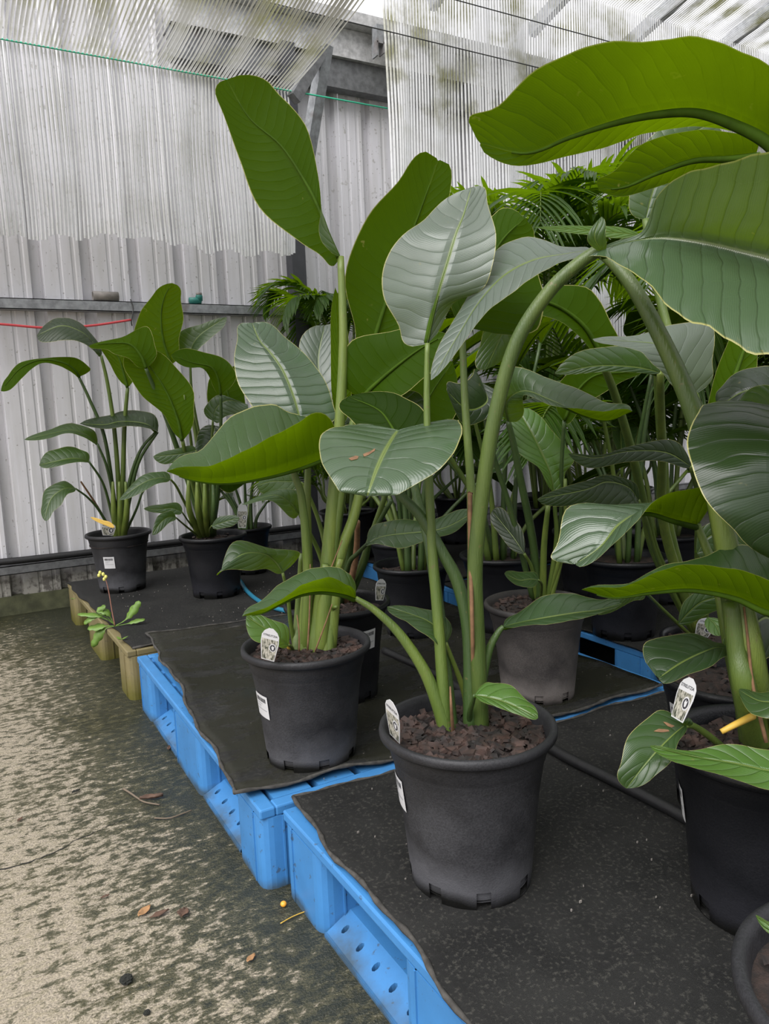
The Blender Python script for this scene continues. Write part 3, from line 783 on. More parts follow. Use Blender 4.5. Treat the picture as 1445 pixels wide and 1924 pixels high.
# upright leaf facing the lens
A.leaf([(803, 645), (815, 590), (827, 540), (842, 490), (857, 440), (872, 402), (886, 352)], [1.29, 1.29, 1.29, 1.30, 1.31, 1.33, 1.36],
       [(752, 622, .0), (722, 562, -.01), (720, 505, -.01), (748, 450, .0), (805, 405, .02)],
       [(850, 572, .05), (905, 545, .02), (925, 500, .0), (932, 440, .0), (915, 372, .02)],
       'leaf_wax', [(838, 1376), (826, 1200), (813, 1040), (806, 900), (802, 760)], .0115, .0042, cup=-.06, wave=.01, midr=.006)
A.leaf([(868, 612), (885, 560), (915, 500), (945, 450), (985, 410)], (1.40, 1.46), [(1015, 610, .0), (1022, 550, .02), (1000, 470, .02)], [(850, 540, .03), (880, 450, .03), (930, 400, .03)],
       'leaf', [(893, 1340), (889, 1150), (887, 1000), (884, 900), (874, 760)], .011, .006)
# drooping grey leaf with a torn brown patch
droop = A.leaf([(748, 808), (738, 822), (722, 850), (706, 885), (694, 920), (690, 932)], [1.30, 1.27, 1.22, 1.18, 1.15, 1.15],
       [(862, 790, .03), (868, 812, .0), (838, 872, -.02), (760, 922, -.01)],
       [(650, 800, .05), (606, 812, .02), (602, 862, .0), (632, 915, .0)],
       'leaf_satin', [(884, 1372), (882, 1200), (862, 1100), (832, 1040), (790, 970), (744, 916), (738, 850)], .0135, .0055, 'stalk_dark', rb=.35, rt=.45, cup=.05, midr=.006)
A.stalk([(848, 1372), (835, 1250), (822, 1130), (806, 1020), (784, 935), (768, 860)], 1.42, .0135, .007, 'stalk_dark')
A.leaf([(768, 865), (755, 840), (735, 800), (710, 770), (655, 745)], (1.42, 1.5), [(805, 820), (795, 770), (750, 742)], [(735, 865), (690, 825), (650, 780)], 'leaf_dark')
# low leaf reaching out to the left in front of the next pot
A.leaf([(668, 1124), (645, 1116), (605, 1111), (565, 1117), (528, 1134), (492, 1152), (455, 1158)], [1.30, 1.28, 1.27, 1.26, 1.26, 1.26, 1.27],
       [(652, 1098, -.04), (618, 1085, -.05), (575, 1096, -.05), (540, 1118, -.04), (500, 1142, -.02)],
       [(655, 1078, .05), (628, 1064, .06), (575, 1072, .06), (528, 1096, .05), (488, 1130, .03)],
       'leaf', [(842, 1376), (822, 1320), (795, 1256), (750, 1190), (705, 1147)], .014, .0045, rb=.5)
A.leaf([(838, 1208), (828, 1188), (806, 1168), (775, 1155), (728, 1140)], [1.33, 1.33, 1.34, 1.36, 1.38],
       [(815, 1205, -.03), (780, 1180, -.03), (755, 1164, -.02)], [(847, 1172, .03), (825, 1150, .03), (785, 1142, .02)],
       'leaf', [(882, 1332), (872, 1300), (852, 1245)], .007, .003, 'sheath')
A.leaf([(946, 1177), (985, 1168), (1030, 1160), (1080, 1152), (1125, 1146), (1168, 1134)], [1.30, 1.28, 1.27, 1.26, 1.26, 1.26],
       [(975, 1150, .05), (1025, 1118, .06), (1075, 1116, .06), (1130, 1126, .03)],
       [(985, 1176, -.03), (1035, 1172, -.04), (1085, 1164, -.04), (1135, 1150, -.03)],
       'leaf', [(905, 1374), (904, 1300), (918, 1225), (935, 1190)], .0105, .004, 'stalk_dark')
A.leaf([(892, 1306), (915, 1310), (945, 1318), (980, 1333), (1011, 1349)], [1.25, 1.24, 1.23, 1.21, 1.20],
       [(922, 1282, .03), (960, 1288, .03), (993, 1318, .02)], [(915, 1322, -.02), (950, 1335, -.02), (985, 1347, -.01)],
       'leaf_light', [(886, 1366), (882, 1345), (888, 1320)], .006, .003, 'stalk_dark', rb=.6)
tube('dry_sheath', [A.base(893, 1330), P(888, 1200, 1.268), P(884, 1050, 1.255), P(883, 940, 1.25), P(884, 925, 1.25)], .003, .0045, M['dry'], A.root, A.root.location, 6)
tube('dry_sheath', [A.base(852, 1378), P(848, 1330, 1.27), P(846, 1290, 1.28)], .0035, .0015, M['dry'], A.root, A.root.location, 6)
scar_jobs = [(droop, A, [(655, 861), (668, 856), (674, 857), (672, 862), (660, 865)]), (droop, A, [(682, 853), (695, 848), (705, 842), (704, 847), (692, 855), (684, 858)])]
sticker(A.pot, math.radians(163) - .25, .175)

from mathutils.bvhtree import BVHTree
def scar(leaf_o, plant, px, mat='dry'):
    """torn brown patch lying on the blade"""
    me = leaf_o.data; loc = plant.root.location
    bt = BVHTree.FromPolygons([v.co + loc for v in me.vertices], [tuple(p.vertices) for p in me.polygons])
    pts = []
    for x, y in px:
        d = ray(x, y).normalized(); h = bt.ray_cast(V((0, 0, CAMH)), d)[0]
        if h is None: return
        pts.append(h - d * .0016 - loc)
    c = sum(pts, V()) / len(pts); n = len(pts)
    link('brown_patch', mesh('brown_patch', pts + [c], [(i, (i + 1) % n, n) for i in range(n)]), M[mat], leaf_o)
for j_ in scar_jobs: scar(*j_)
# ------------------------------------------------------------------ second plant on the wet mat
B = Plant((.661, 1.582), 'many-stemmed bird of paradise plant in the grey pot on the wet mat', pot='pot_grey', seed=2, chips=420, soil=.252, rot=2.1)
B.leaf([(640, 482), (622, 442), (604, 400), (575, 345), (528, 275), (468, 222), (426, 150)], [1.70, 1.70, 1.70, 1.71, 1.72, 1.72, 1.70],
       [(600, 442, -.05), (603, 385, -.02), (596, 320, .02), (574, 235, .03), (515, 165, .02)],
       [(606, 484, .02), (560, 452, .02), (487, 390, .02), (450, 300, .0), (413, 200, -.02)],
       'leaf', [(600, 1226), (612, 1100), (624, 960), (638, 800), (645, 640)], .020, .0075, 'sheath', rb=.4, rt=.75, midr=.006)
B.leaf([(690, 700), (706, 630), (735, 540), (765, 460), (792, 390), (823, 302)], [1.80, 1.80, 1.80, 1.79, 1.77, 1.74],
       [(742, 630, .0), (805, 560, .0), (842, 470, .0), (843, 375, -.02)], [(668, 625, .0), (648, 520, -.02), (690, 408, -.03), (757, 328, -.03)],
       'leaf', [(606, 1224), (620, 1080), (648, 880), (672, 780)], .016, .009, rt=.5, midr=.007)
B.leaf([(566, 795), (552, 745), (532, 696), (508, 662), (488, 640), (474, 607)], [1.74, 1.75, 1.77, 1.79, 1.81, 1.85],
       [(478, 772, -.02), (448, 722, -.01), (440, 674, .0), (446, 628, .03)], [(630, 772, .02), (612, 718, .02), (576, 668, .02), (526, 624, .03)],
       'leaf_satin', [(585, 1226), (580, 1080), (577, 950), (578, 868)], .0125, .0055, 'sheath', rb=.5, rt=.5, cup=-.05, wave=.008)
B.leaf([(628, 852), (570, 876), (500, 896), (425, 908), (362, 902), (313, 886)], [1.66, 1.62, 1.58, 1.54, 1.51, 1.50],
       [(585, 778, -.06), (532, 810, -.07), (455, 848, -.06), (392, 876, -.04)], [(555, 778, .12), (500, 758, .13), (432, 786, .12), (372, 848, .07)],
       'leaf', [(572, 1226), (578, 1100), (574, 1000), (566, 930), (556, 876)], .0125, .006, rb=.4, midr=.005)
B.leaf([(683, 750), (702, 728), (742, 692), (790, 656), (840, 628)], (1.72, 1.66), [(700, 765, -.03), (752, 745, -.03), (808, 702, -.02)], [(640, 700, .02), (660, 640, .02), (745, 620, .02)],
       'leaf', [(612, 1224), (622, 1080), (640, 930), (662, 800)], .012, .007, rb=.4, cup=-.05)
B.leaf([(714, 752), (735, 765), (770, 790), (805, 800)], (1.74, 1.72), [(715, 725), (780, 735)], [(680, 800), (745, 828)], 'leaf_dark',
       [(618, 1224), (636, 1060), (668, 960), (695, 830)], .0165, .007, 'sheath')
B.leaf([(642, 800), (638, 720), (634, 640), (630, 540)], (1.80, 1.80), [(660, 720, .01), (655, 640, .01)], [(622, 720), (621, 620)], 'leaf_light', rib=False, rt=1.0)
B.leaf([(640, 800), (610, 740), (598, 680), (610, 612)], (1.88, 1.95), [(570, 720), (562, 650)], [(660, 740), (645, 640)], 'leaf_wax', [(600, 1220), (615, 1000), (630, 880)], .009, .005)
B.leaf([(531, 1076), (515, 1054), (494, 1040), (455, 1042), (416, 1074)], [1.70, 1.68, 1.64, 1.60, 1.58],
       [(505, 1070, -.02), (470, 1072, -.03), (420, 1072, -.03)], [(560, 1036, .05), (508, 1030, .04), (445, 1016, .02)],
       'leaf', [(556, 1220), (546, 1170), (541, 1120)], .006, .0035, rb=.7)
B.leaf([(542, 1212), (522, 1198), (498, 1180), (463, 1158)], [1.68, 1.66, 1.65, 1.65], [(520, 1214, -.03), (480, 1205, -.03)], [(534, 1172, .02), (500, 1160, .02)],
       'leaf_light', [(552, 1222), (548, 1216)], .005, .003)
# flattened sheaths that wrap the stem foot
for (x0, x1, x2, y2, d2, r, mt) in ((556, 560, 566, 1040, 1.76, .012, 'stalk'), (572, 572, 580, 1060, 1.74, .0165, 'sheath'), (592, 596, 612, 1060, 1.73, .019, 'sheath'), (610, 616, 640, 1050, 1.74, .017, 'sheath'), (618, 624, 632, 1140, 1.73, .011, 'stalk')):
    tube('sheath', [B.base(x0, 1228), P(x1, 1150, d2 + .03), P(x2, y2, d2)], r, r * .42, M[mt], B.root, B.root.location, 10, 6, .75)
for pts in ([(578, 1222, 1.715), (582, 1140, 1.715), (583, 1060, 1.715)], [(592, 1224, 1.705), (612, 1170, 1.70), (624, 1135, 1.70)], [(562, 1224, 1.715), (562, 1190, 1.715), (558, 1155, 1.72)], [(610, 1100, 1.70), (625, 1060, 1.70), (643, 1015, 1.71)]):
    tube('dry_edge', [P(*p) for p in pts], .0022, .0012, M['dry'], B.root, B.root.location, 6)
tube('dry_stub', [B.base(545, 1226), P(540, 1205, 1.75), P(536, 1195, 1.75)], .005, .003, M['yellow_stalk'], B.root, B.root.location, 6)
sticker(B.pot, math.radians(186) - 2.1, .158, tilt=-.05)

# ------------------------------------------------------------------ plant behind the second one
F = Plant((.888, 1.885), 'bird of paradise plant in the black pot half hidden behind the second pot', pot='pot_black', seed=3, chips=120, soil=.245, rot=1.0)
F.leaf([(691, 1021), (720, 1008), (765, 1002), (815, 997), (850, 986), (890, 962)], [1.85, 1.86, 1.88, 1.90, 1.92, 1.95],
       [(708, 984, .03), (752, 976, .05), (805, 978, .05), (850, 962, .04)], [(705, 1022, -.02), (755, 1030, -.03), (810, 1012, -.02), (850, 1002, -.01)],
       'leaf', [(642, 1120), (655, 1062), (672, 1040)], .008, .0045, 'stalk_dark')
F.leaf([(562, 965), (545, 945), (515, 930), (455, 948)], (2.05, 1.95), [(540, 968, -.02), (505, 940, -.02)], [(560, 922, .03), (520, 920, .03)], 'leaf', [(625, 1118), (600, 1040), (572, 985)], .008, .004)
F.leaf([(560, 905), (535, 905), (510, 905), (483, 912)], (2.1, 2.0), [(540, 925, -.03), (505, 928, -.02)], [(540, 885, .03), (508, 888, .03)], 'leaf', [(628, 1118), (605, 1000), (575, 920)], .008, .004)
F.leaf([(668, 870), (655, 840), (640, 800), (600, 760)], (2.05, 2.1), [(640, 870), (610, 820)], [(690, 830), (670, 770)], 'leaf_dark', [(655, 1118), (665, 1000), (672, 920)], .010, .006)
F.leaf([(760, 830), (785, 790), (810, 740), (850, 680)], (2.1, 2.15), [(800, 850), (850, 790)], [(745, 780), (780, 700)], 'leaf', [(670, 1115), (700, 1000), (735, 900)], .010, .006)
F.stalk([(650, 1120), (655, 1040), (662, 960), (668, 880)], 2.0, .013, .009, 'stalk_dark')
F.stalk([(660, 1120), (668, 1050), (672, 980)], 2.02, .011, .007, 'dry')
F.stalk([(675, 1110), (685, 1060), (698, 1010), (735, 940)], 2.0, .008, .006, 'stalk_dark')
sticker(F.pot, math.radians(285) - 1.0, .19)

# ------------------------------------------------------------------ right front plant
C = Plant((1.043, .689), 'bird of paradise plant in the black pot cut by the frame edge', pot='pot_black', seed=4, chips=420, soil=.25, rot=.4)
# grey folded leaf reaching left
C.leaf([(1113, 469), (1062, 477), (1002, 489), (947, 518), (902, 565), (862, 628), (810, 714)], [1.22, 1.25, 1.29, 1.31, 1.29, 1.25, 1.21],
       [(1065, 490, -.03), (1018, 511, -.04), (968, 546, -.04), (918, 584, -.03), (872, 642, -.02)],
       [(1058, 464, .04), (992, 444, .06), (925, 478, .06), (878, 560, .04), (838, 624, .02)],
       'leaf_wax', [(1418, 1402), (1392, 1220, 1.17), (1362, 1010, 1.16), (1335, 880, 1.16), (1298, 760, 1.16), (1245, 640, 1.17), (1190, 540, 1.19), (1145, 487, 1.21)], .021, .008, 'stalk_mid', rb=.5, cup=.05, midr=.006)
# great leaf overhead
C.leaf([(1510, 330), (1450, 264), (1385, 228), (1310, 206), (1230, 211), (1150, 230), (1070, 257), (990, 288), (903, 270)], [1.06, 1.06, 1.07, 1.09, 1.11, 1.13, 1.15, 1.16, 1.17],
       [(1490, 160, -.06), (1425, 112, -.09), (1328, 72, -.10), (1225, 76, -.10), (1118, 84, -.09), (1008, 130, -.07), (922, 206, -.03)],
       [(1432, 268, .03), (1368, 244, .04), (1292, 239, .05), (1218, 250, .05), (1142, 275, .04), (1066, 294, .03), (975, 312, .01)],
       'leaf', [(1440, 1395), (1500, 1150, 1.12), (1560, 800, 1.08), (1560, 500, 1.06)], .022, .012, rb=.5, rt=.45, cup=.04, midr=.010)
# glossy dark leaf at the frame edge
C.leaf([(1475, 770), (1468, 805), (1462, 850), (1460, 910), (1462, 970), (1468, 1022), (1478, 1062)], [1.06, 1.01, .985, .975, .975, .985, 1.0],
       [(1600, 800, .0), (1610, 850, .0), (1600, 910, .0), (1570, 970, .0), (1530, 1020, .0)],
       [(1316, 768, .08), (1291, 822, .06), (1302, 882, .03), (1332, 948, .0), (1388, 1006, -.01)],
       'leaf_dark', [(1450, 1390), (1500, 1200, 1.1), (1540, 950, 1.06), (1520, 800, 1.04)], .016, .006, rb=.3, cup=.14)
C.leaf([(1525, 1150), (1450, 1148), (1382, 1120), (1300, 1106), (1222, 1112), (1152, 1122), (1093, 1108)], [1.02, 1.02, 1.03, 1.05, 1.07, 1.09, 1.11],
       [(1460, 1092, -.05), (1395, 1073, -.06), (1310, 1060, -.06), (1235, 1074, -.05), (1165, 1104, -.03)],
       [(1450, 1024, .08), (1385, 1024, .09), (1318, 1046, .08), (1240, 1066, .06), (1170, 1098, .03)],
       'leaf', [(1440, 1395), (1480, 1280, 1.08)], .014, .006, cup=.05)
C.leaf([(1310, 986), (1268, 976), (1212, 962), (1165, 985), (1130, 1026), (1082, 1060)], [1.22, 1.18, 1.16, 1.15, 1.14, 1.14],
       [(1322, 916, -.04), (1245, 932, -.05), (1188, 988, -.05), (1128, 1046, -.03)],
       [(1300, 940, .10), (1180, 948, .07), (1072, 950, .06), (1044, 1028, .02)],
       'leaf_satin', [(1410, 1400), (1370, 1220), (1345, 1080), (1325, 1025)], .010, .0055, rb=.4, rt=.5, midr=.005)
C.leaf([(1376, 1220), (1350, 1216), (1320, 1226), (1280, 1246), (1238, 1274)], [1.20, 1.18, 1.16, 1.15, 1.14],
       [(1362, 1234, -.03), (1332, 1254, -.03), (1282, 1273, -.02)], [(1345, 1206, .04), (1298, 1190, .05), (1222, 1202, .04)],
       'leaf', [(1405, 1402), (1392, 1320), (1378, 1250)], .008, .0045, rb=.5, rt=.45)
C.leaf([(1372, 1222), (1385, 1205), (1392, 1185), (1388, 1158)], [1.20, 1.19, 1.19, 1.20], [(1360, 1200, .02), (1375, 1175, .02)], [(1398, 1200), (1402, 1170)], 'leaf', rib=False)
round_leaf = C.leaf([(1288, 1362), (1262, 1384), (1232, 1414), (1206, 1444), (1177, 1481)], [1.12, 1.10, 1.08, 1.07, 1.07],
       [(1276, 1392, -.01), (1262, 1430, -.02), (1226, 1462, -.01)], [(1228, 1340, .02), (1180, 1384, .01), (1164, 1442, .0)],
       'leaf', [(1375, 1408), (1335, 1385), (1305, 1365)], .006, .0045, rb=.45, rt=.8)
C.leaf([(1289, 1364), (1292, 1356), (1294, 1348)], [1.12, 1.11, 1.11], [(1282, 1358)], [(1302, 1360)], 'leaf', rib=False)
C.leaf([(1540, 1455), (1450, 1448), (1382, 1434), (1300, 1420), (1222, 1401)], [.98, .99, 1.0, 1.02, 1.05],
       [(1455, 1486, -.03), (1372, 1462, -.03), (1282, 1436, -.02)], [(1450, 1410, .03), (1372, 1398, .03), (1290, 1410, .02)], 'leaf_light', [(1440, 1400), (1520, 1420)], .008, .005, cup=-.08)
C.leaf([(1500, 1315), (1460, 1318), (1425, 1316), (1388, 1296)], [1.04, 1.05, 1.07, 1.10], [(1460, 1352, -.02), (1418, 1344, -.02)], [(1455, 1298, .02), (1420, 1300, .02)], 'leaf')
C.stalk([(1432, 1400), (1412, 1250, 1.13), (1390, 1130, 1.13), (1360, 1000, 1.13), (1345, 940, 1.13)], 1.13, .024, .013, 'sheath')
C.stalk([(1425, 1404), (1400, 1300, 1.12), (1385, 1220, 1.12), (1372, 1130, 1.12)], 1.12, .020, .012, 'stalk')
tube('dry_edge', [P(1440, 1395, 1.09), P(1415, 1290, 1.10), P(1405, 1200, 1.105), P(1398, 1140, 1.11)], .003, .0015, M['dry'], C.root, C.root.location, 6)
tube('yellow_stub', [P(1355, 1375, 1.10), P(1380, 1362, 1.10), P(1415, 1345, 1.12)], .004, .0055, M['yellow_stalk'], C.root, C.root.location, 8)
scar(round_leaf, C, [(1228, 1374), (1238, 1369), (1256, 1371), (1258, 1374), (1244, 1376)])
scar(round_leaf, C, [(1246, 1356), (1252, 1357), (1268, 1364), (1262, 1367), (1254, 1364)])
sticker(C.pot, math.radians(134) - .4, .17)

# ------------------------------------------------------------------ grey pot in the middle
D = Plant((1.346, 1.575), 'bird of paradise plant in the dusty grey pot behind the front plant', pot='pot_dusty', seed=5, chips=160, soil=.255, rot=.0, scale=.96)
D.leaf([(1041, 926), (1036, 895), (1020, 855), (1000, 815), (972, 768)], [2.05, 2.05, 2.06, 2.07, 2.10], [(1015, 882, -.02), (972, 848, -.01), (960, 800, .0)], [(1062, 890, .02), (1078, 858, .02), (1030, 800, .02)],
       'leaf_light', [(1048, 1112), (1045, 1020), (1043, 960)], .0075, .005, rt=.4)
D.leaf([(955, 792), (952, 755), (985, 735), (1035, 752), (1090, 778), (1140, 790), (1188, 773)], [2.0, 1.95, 1.85, 1.78, 1.72, 1.68, 1.65],
       [(930, 745, .02), (960, 690, .04), (1035, 712, .05), (1095, 735, .05), (1150, 758, .02)],
       [(985, 770, -.03), (985, 742, -.05), (1030, 760, -.06), (1085, 768, -.05), (1140, 772, -.04)],
       'leaf', [(1018, 1114), (1000, 1010), (978, 900), (964, 830)], .013, .007, 'stalk_dark', midr=.005)
D.leaf([(1060, 790), (1085, 735), (1120, 705), (1170, 700), (1212, 692)], (2.0, 1.95), [(1090, 770), (1140, 735), (1180, 712)], [(1050, 720), (1100, 680), (1165, 685)], 'leaf', [(1055, 1112), (1052, 1000), (1055, 880)], .007, .005, 'stalk_dark')
D.leaf([(1012, 1090), (995, 1088), (975, 1090), (948, 1078)], (2.0, 1.95), [(995, 1104, -.02), (972, 1100, -.02)], [(1000, 1074, .03), (970, 1074, .02)], 'leaf', [(1020, 1112), (1018, 1100)], .005, .003)
D.leaf([(985, 1040), (965, 1010), (945, 985), (925, 960)], (2.1, 2.15), [(950, 1020), (928, 990)], [(975, 985), (950, 960)], 'leaf_dark', [(1010, 1112), (1000, 1070)], .007, .004)
D.leaf([(905, 720), (915, 755), (880, 770), (840, 735)], (2.0, 1.9), [(950, 760), (880, 800)], [(890, 700), (860, 720)], 'leaf_dark', [(1000, 1114), (960, 960), (920, 830)], .009, .006, 'stalk_dark')
for pts, r in (([(1030, 1114), (1022, 1030), (1030, 950)], .011), ([(1040, 1114), (1060, 1020), (1075, 940)], .008), ([(1060, 1112), (1060, 1020), (1062, 900)], .008)):
    D.stalk(pts, 2.05, r, r * .6, 'sheath')
sticker(D.pot, math.radians(345), .17)

# ------------------------------------------------------------------ left pair by the wall
G = Plant((.628, 3.708), 'bird of paradise plant in the grey pot nearest the ribbed wall', pot='pot_grey', seed=6, chips=60, soil=.225, rot=2.0)
G.leaf([(190, 668), (172, 640), (150, 622), (115, 612), (70, 630)], (3.45, 3.35), [(172, 655, -.03), (140, 640, -.05), (100, 642, -.05)], [(182, 640, .03), (150, 606, .05), (108, 597, .05)], 'leaf_dark',
       [(228, 998), (222, 900), (214, 800), (202, 720)], .013, .007)
G.leaf([(148, 708), (140, 696), (120, 683), (78, 677), (40, 692), (18, 715), (2, 735)], (3.45, 3.30), [(168, 690, .03), (140, 672, .04), (80, 673, .02), (35, 683, .03), (12, 710, .02)], [(138, 702, -.03), (112, 688, -.03), (80, 682, -.02), (52, 700, -.04), (28, 725, -.02)], 'leaf',
       [(218, 998), (212, 920), (196, 820), (168, 750)], .011, .006, 'stalk_dark')
G.leaf([(240, 728), (232, 698), (222, 670), (205, 650)], (3.5, 3.5), [(252, 690), (262, 655)], [(210, 690), (188, 655)], 'leaf_light', [(232, 998), (231, 900), (234, 800)], .014, .008)
G.leaf([(296, 812), (272, 796), (228, 792), (195, 798), (150, 796)], (3.55, 3.45), [(284, 806, -.04), (240, 801, -.06), (200, 806, -.04)], [(284, 776, .05), (235, 771, .07), (198, 782, .05)], 'leaf_dark',
       [(240, 998), (245, 930), (262, 865)], .011, .006, 'stalk_dark')
G.leaf([(183, 834), (165, 818), (135, 808), (95, 815), (46, 826)], (3.5, 3.4), [(162, 824, -.03), (130, 814, -.05), (90, 824, -.03)], [(172, 806, .04), (132, 795, .05), (90, 808, .03)], 'leaf', [(215, 998), (212, 930), (200, 875)], .010, .005, 'stalk_dark')
G.leaf([(167, 867), (152, 862), (130, 862), (100, 868), (74, 874)], (3.45, 3.35), [(152, 868, -.03), (125, 872, -.04), (96, 879, -.02)], [(160, 848, .03), (132, 839, .05), (96, 846, .03)], 'leaf', [(212, 998), (206, 950), (192, 905)], .008, .0045, 'stalk_dark')
G.leaf([(142, 918), (122, 918), (100, 932), (90, 952), (84, 978)], (3.45, 3.35), [(128, 928, -.02), (115, 948, -.03), (98, 965, -.02)], [(115, 904, .03), (84, 922, .03), (78, 952, .02)], 'leaf', [(205, 1000), (188, 962), (165, 935)], .007, .004, 'stalk_dark')
G.stalk([(208, 998), (185, 955), (152, 905)], 3.5, .006, .004, 'dry')
G.stalk([(238, 998), (240, 920), (262, 850), (292, 812)], 3.55, .010, .006, 'stalk_dark')
G.stalk([(236, 998), (255, 960), (268, 925), (285, 905)], 3.6, .007, .004, 'stalk_dark')
for x0, x1 in ((218, 214), (228, 226), (237, 238)):
    tube('sheath', [G.base(x0, 1000), P(x1, 960, 3.58), P(x1 - 2, 905, 3.55)], .022, .006, M['sheath'], G.root, G.root.location, 8)
G.leaf([(215, 990), (205, 985), (195, 982), (170, 972)], (3.45, 3.45), [(205, 990), (190, 984)], [(205, 980), (190, 976)], 'leaf', rib=False).data.materials[0] = M['yellow_stalk']
sticker(G.pot, math.radians(235) - 2.0, .155)

H = Plant((.965, 3.317), 'bird of paradise plant in the black pot beside the wall pot', pot='pot_black', seed=7, chips=60, soil=.25, rot=.5)
H.leaf([(322, 684), (308, 642), (303, 600), (308, 562), (323, 532)], (3.30, 3.25), [(336, 642), (345, 600), (340, 558)], [(248, 645), (262, 590), (288, 553)], 'leaf_light', [(385, 1004), (378, 900), (365, 800), (340, 730)], .012, .007)
H.leaf([(343, 828), (336, 792), (316, 742), (290, 700), (250, 652)], (3.15, 3.10), [(364, 775, -.02), (362, 730, .0), (320, 678, .02)], [(310, 782), (268, 745), (240, 705)], 'leaf_light', [(378, 1004), (368, 930), (352, 870)], .013, .008)
H.leaf([(274, 692), (264, 668), (245, 648), (215, 645), (168, 649)], (3.08, 3.05), [(293, 655, .02), (276, 613, .04), (228, 634, .02)], [(245, 676, -.02), (215, 665, -.02), (195, 656, -.01)], 'leaf_light', [(372, 1004), (352, 900), (318, 800), (292, 735)], .014, .007, 'stalk_dark')
H.leaf([(357, 672), (362, 648), (378, 628), (400, 612), (426, 596)], (3.35, 3.35), [(336, 650), (340, 622), (385, 607)], [(368, 664, -.03), (385, 645, -.03), (410, 624, -.02)], 'leaf', [(392, 1004), (385, 880), (362, 750)], .010, .005)
H.leaf([(415, 742), (410, 712), (396, 690), (362, 682), (322, 667)], (3.20, 3.10), [(443, 700), (418, 672, .03), (365, 657, .03)], [(396, 715), (380, 692, -.03), (350, 690, -.03)], 'leaf', [(400, 1004), (410, 900), (415, 800)], .010, .006, 'stalk_dark')
H.leaf([(445, 775), (430, 745), (425, 715), (440, 688)], (3.4, 3.4), [(460, 750), (462, 705)], [(390, 755), (392, 715)], 'leaf', [(398, 1004), (415, 900), (435, 820)], .009, .006)
H.leaf([(400, 790), (408, 765), (430, 752), (465, 760)], (3.3, 3.3), [(385, 765), (410, 742)], [(420, 785), (450, 778)], 'leaf', [(395, 1004), (396, 900), (398, 830)], .008, .005)
H.leaf([(368, 846), (345, 852), (320, 855), (288, 858)], (3.2, 3.15), [(345, 864), (315, 872)], [(350, 838), (318, 846)], 'leaf', [(380, 1004), (372, 900)], .008, .005)
H.leaf([(320, 900), (298, 898), (268, 908), (224, 939)], (3.15, 3.05), [(300, 908, -.03), (272, 922, -.03)], [(305, 886, .03), (270, 892, .03)], 'leaf', [(372, 1006), (350, 950), (332, 915)], .007, .004)
H.leaf([(342, 962), (322, 955), (300, 957), (270, 956)], (3.15, 3.10), [(325, 966), (298, 964)], [(330, 944), (300, 948)], 'leaf', [(370, 1008), (358, 985)], .005, .003)
H.leaf([(330, 972), (316, 972), (302, 982), (286, 1005)], (3.12, 3.05), [(322, 980), (308, 992)], [(318, 960), (298, 968)], 'leaf', [(368, 1008), (345, 985)], .005, .003)
H.leaf([(398, 988), (412, 984), (430, 978), (450, 974)], (3.15, 3.12), [(415, 970), (432, 968)], [(412, 994), (432, 990)], 'leaf', [(392, 1006), (394, 996)], .004, .003)
H.leaf([(402, 850), (415, 880), (440, 905), (470, 900)], (3.35, 3.45), [(385, 890), (425, 925)], [(440, 870), (465, 880)], 'leaf_dark', [(398, 1004), (400, 920)], .007, .005)
H.leaf([(405, 800), (395, 830), (380, 850), (372, 870)], (3.4, 3.35), [(425, 825), (405, 855)], [(372, 815), (365, 845)], 'leaf_dark')
H.stalk([(378, 1004), (368, 920), (358, 820), (346, 742)], 3.12, .013, .003, 'stalk')
for x0, x1 in ((366, 356), (378, 372), (388, 386), (398, 402)):
    tube('sheath', [H.base(x0, 1008), P(x1, 960, 3.28), P(x1 - 2, 900, 3.25)], .020, .006, M['sheath' if x0 < 395 else 'stalk_dark'], H.root, H.root.location, 8)

# ------------------------------------------------------------------ plants in the shade on the right
J = Plant((1.93, 1.46), 'bird of paradise plant in the black pot on the floor beyond the gap', z0=0.0, pot='pot_black', seed=8, chips=100, rot=.2)
J.leaf([(1122, 660), (1095, 615), (1050, 580), (1003, 566), (965, 580), (942, 632), (912, 694)], [1.66, 1.64, 1.62, 1.60, 1.60, 1.60, 1.60],
       [(1156, 622, .03), (1112, 546, .05), (1032, 540, .06), (992, 578, .03), (968, 645, .02)], [(1104, 650, -.02), (1050, 602, -.04), (985, 592, -.05), (922, 592, -.03), (898, 660, .0)],
       'leaf', [(1278, 1168), (1236, 1050), (1212, 960), (1190, 860), (1155, 740)], .0165, .008, midr=.006)
J.leaf([(1304, 742), (1290, 706), (1268, 666), (1238, 647), (1180, 641), (1114, 637)], [1.50, 1.48, 1.46, 1.45, 1.46, 1.48],
       [(1250, 708, -.02), (1225, 682, -.03), (1200, 660, -.03), (1160, 650, -.02)], [(1340, 690, .02), (1338, 612, .05), (1272, 608, .05), (1195, 630, .03)],
       'leaf_wax', [(1288, 1168), (1345, 1000), (1345, 880), (1322, 790)], .014, .008, midr=.006, cup=-.05)
J.leaf([(1240, 700), (1190, 690), (1120, 688), (1043, 702)], (1.6, 1.6), [(1195, 700), (1115, 700)], [(1200, 648), (1110, 655)], 'leaf', [(1282, 1168), (1250, 1000), (1244, 860)], .016, .008, 'sheath')
J.leaf([(1245, 565), (1270, 520), (1300, 470), (1330, 400)], (1.7, 1.75), [(1290, 560), (1340, 500)], [(1230, 510), (1265, 430)], 'leaf', [(1285, 1168), (1258, 1000), (1246, 860), (1237, 700)], .017, .009)
J.leaf([(1298, 876), (1250, 850), (1180, 848), (1120, 860), (1068, 852)], (1.8, 1.75), [(1250, 868), (1180, 868), (1115, 880)], [(1260, 826), (1185, 838), (1125, 855)], 'leaf_dark', [(1290, 1168), (1310, 1040), (1312, 940)], .009, .005)
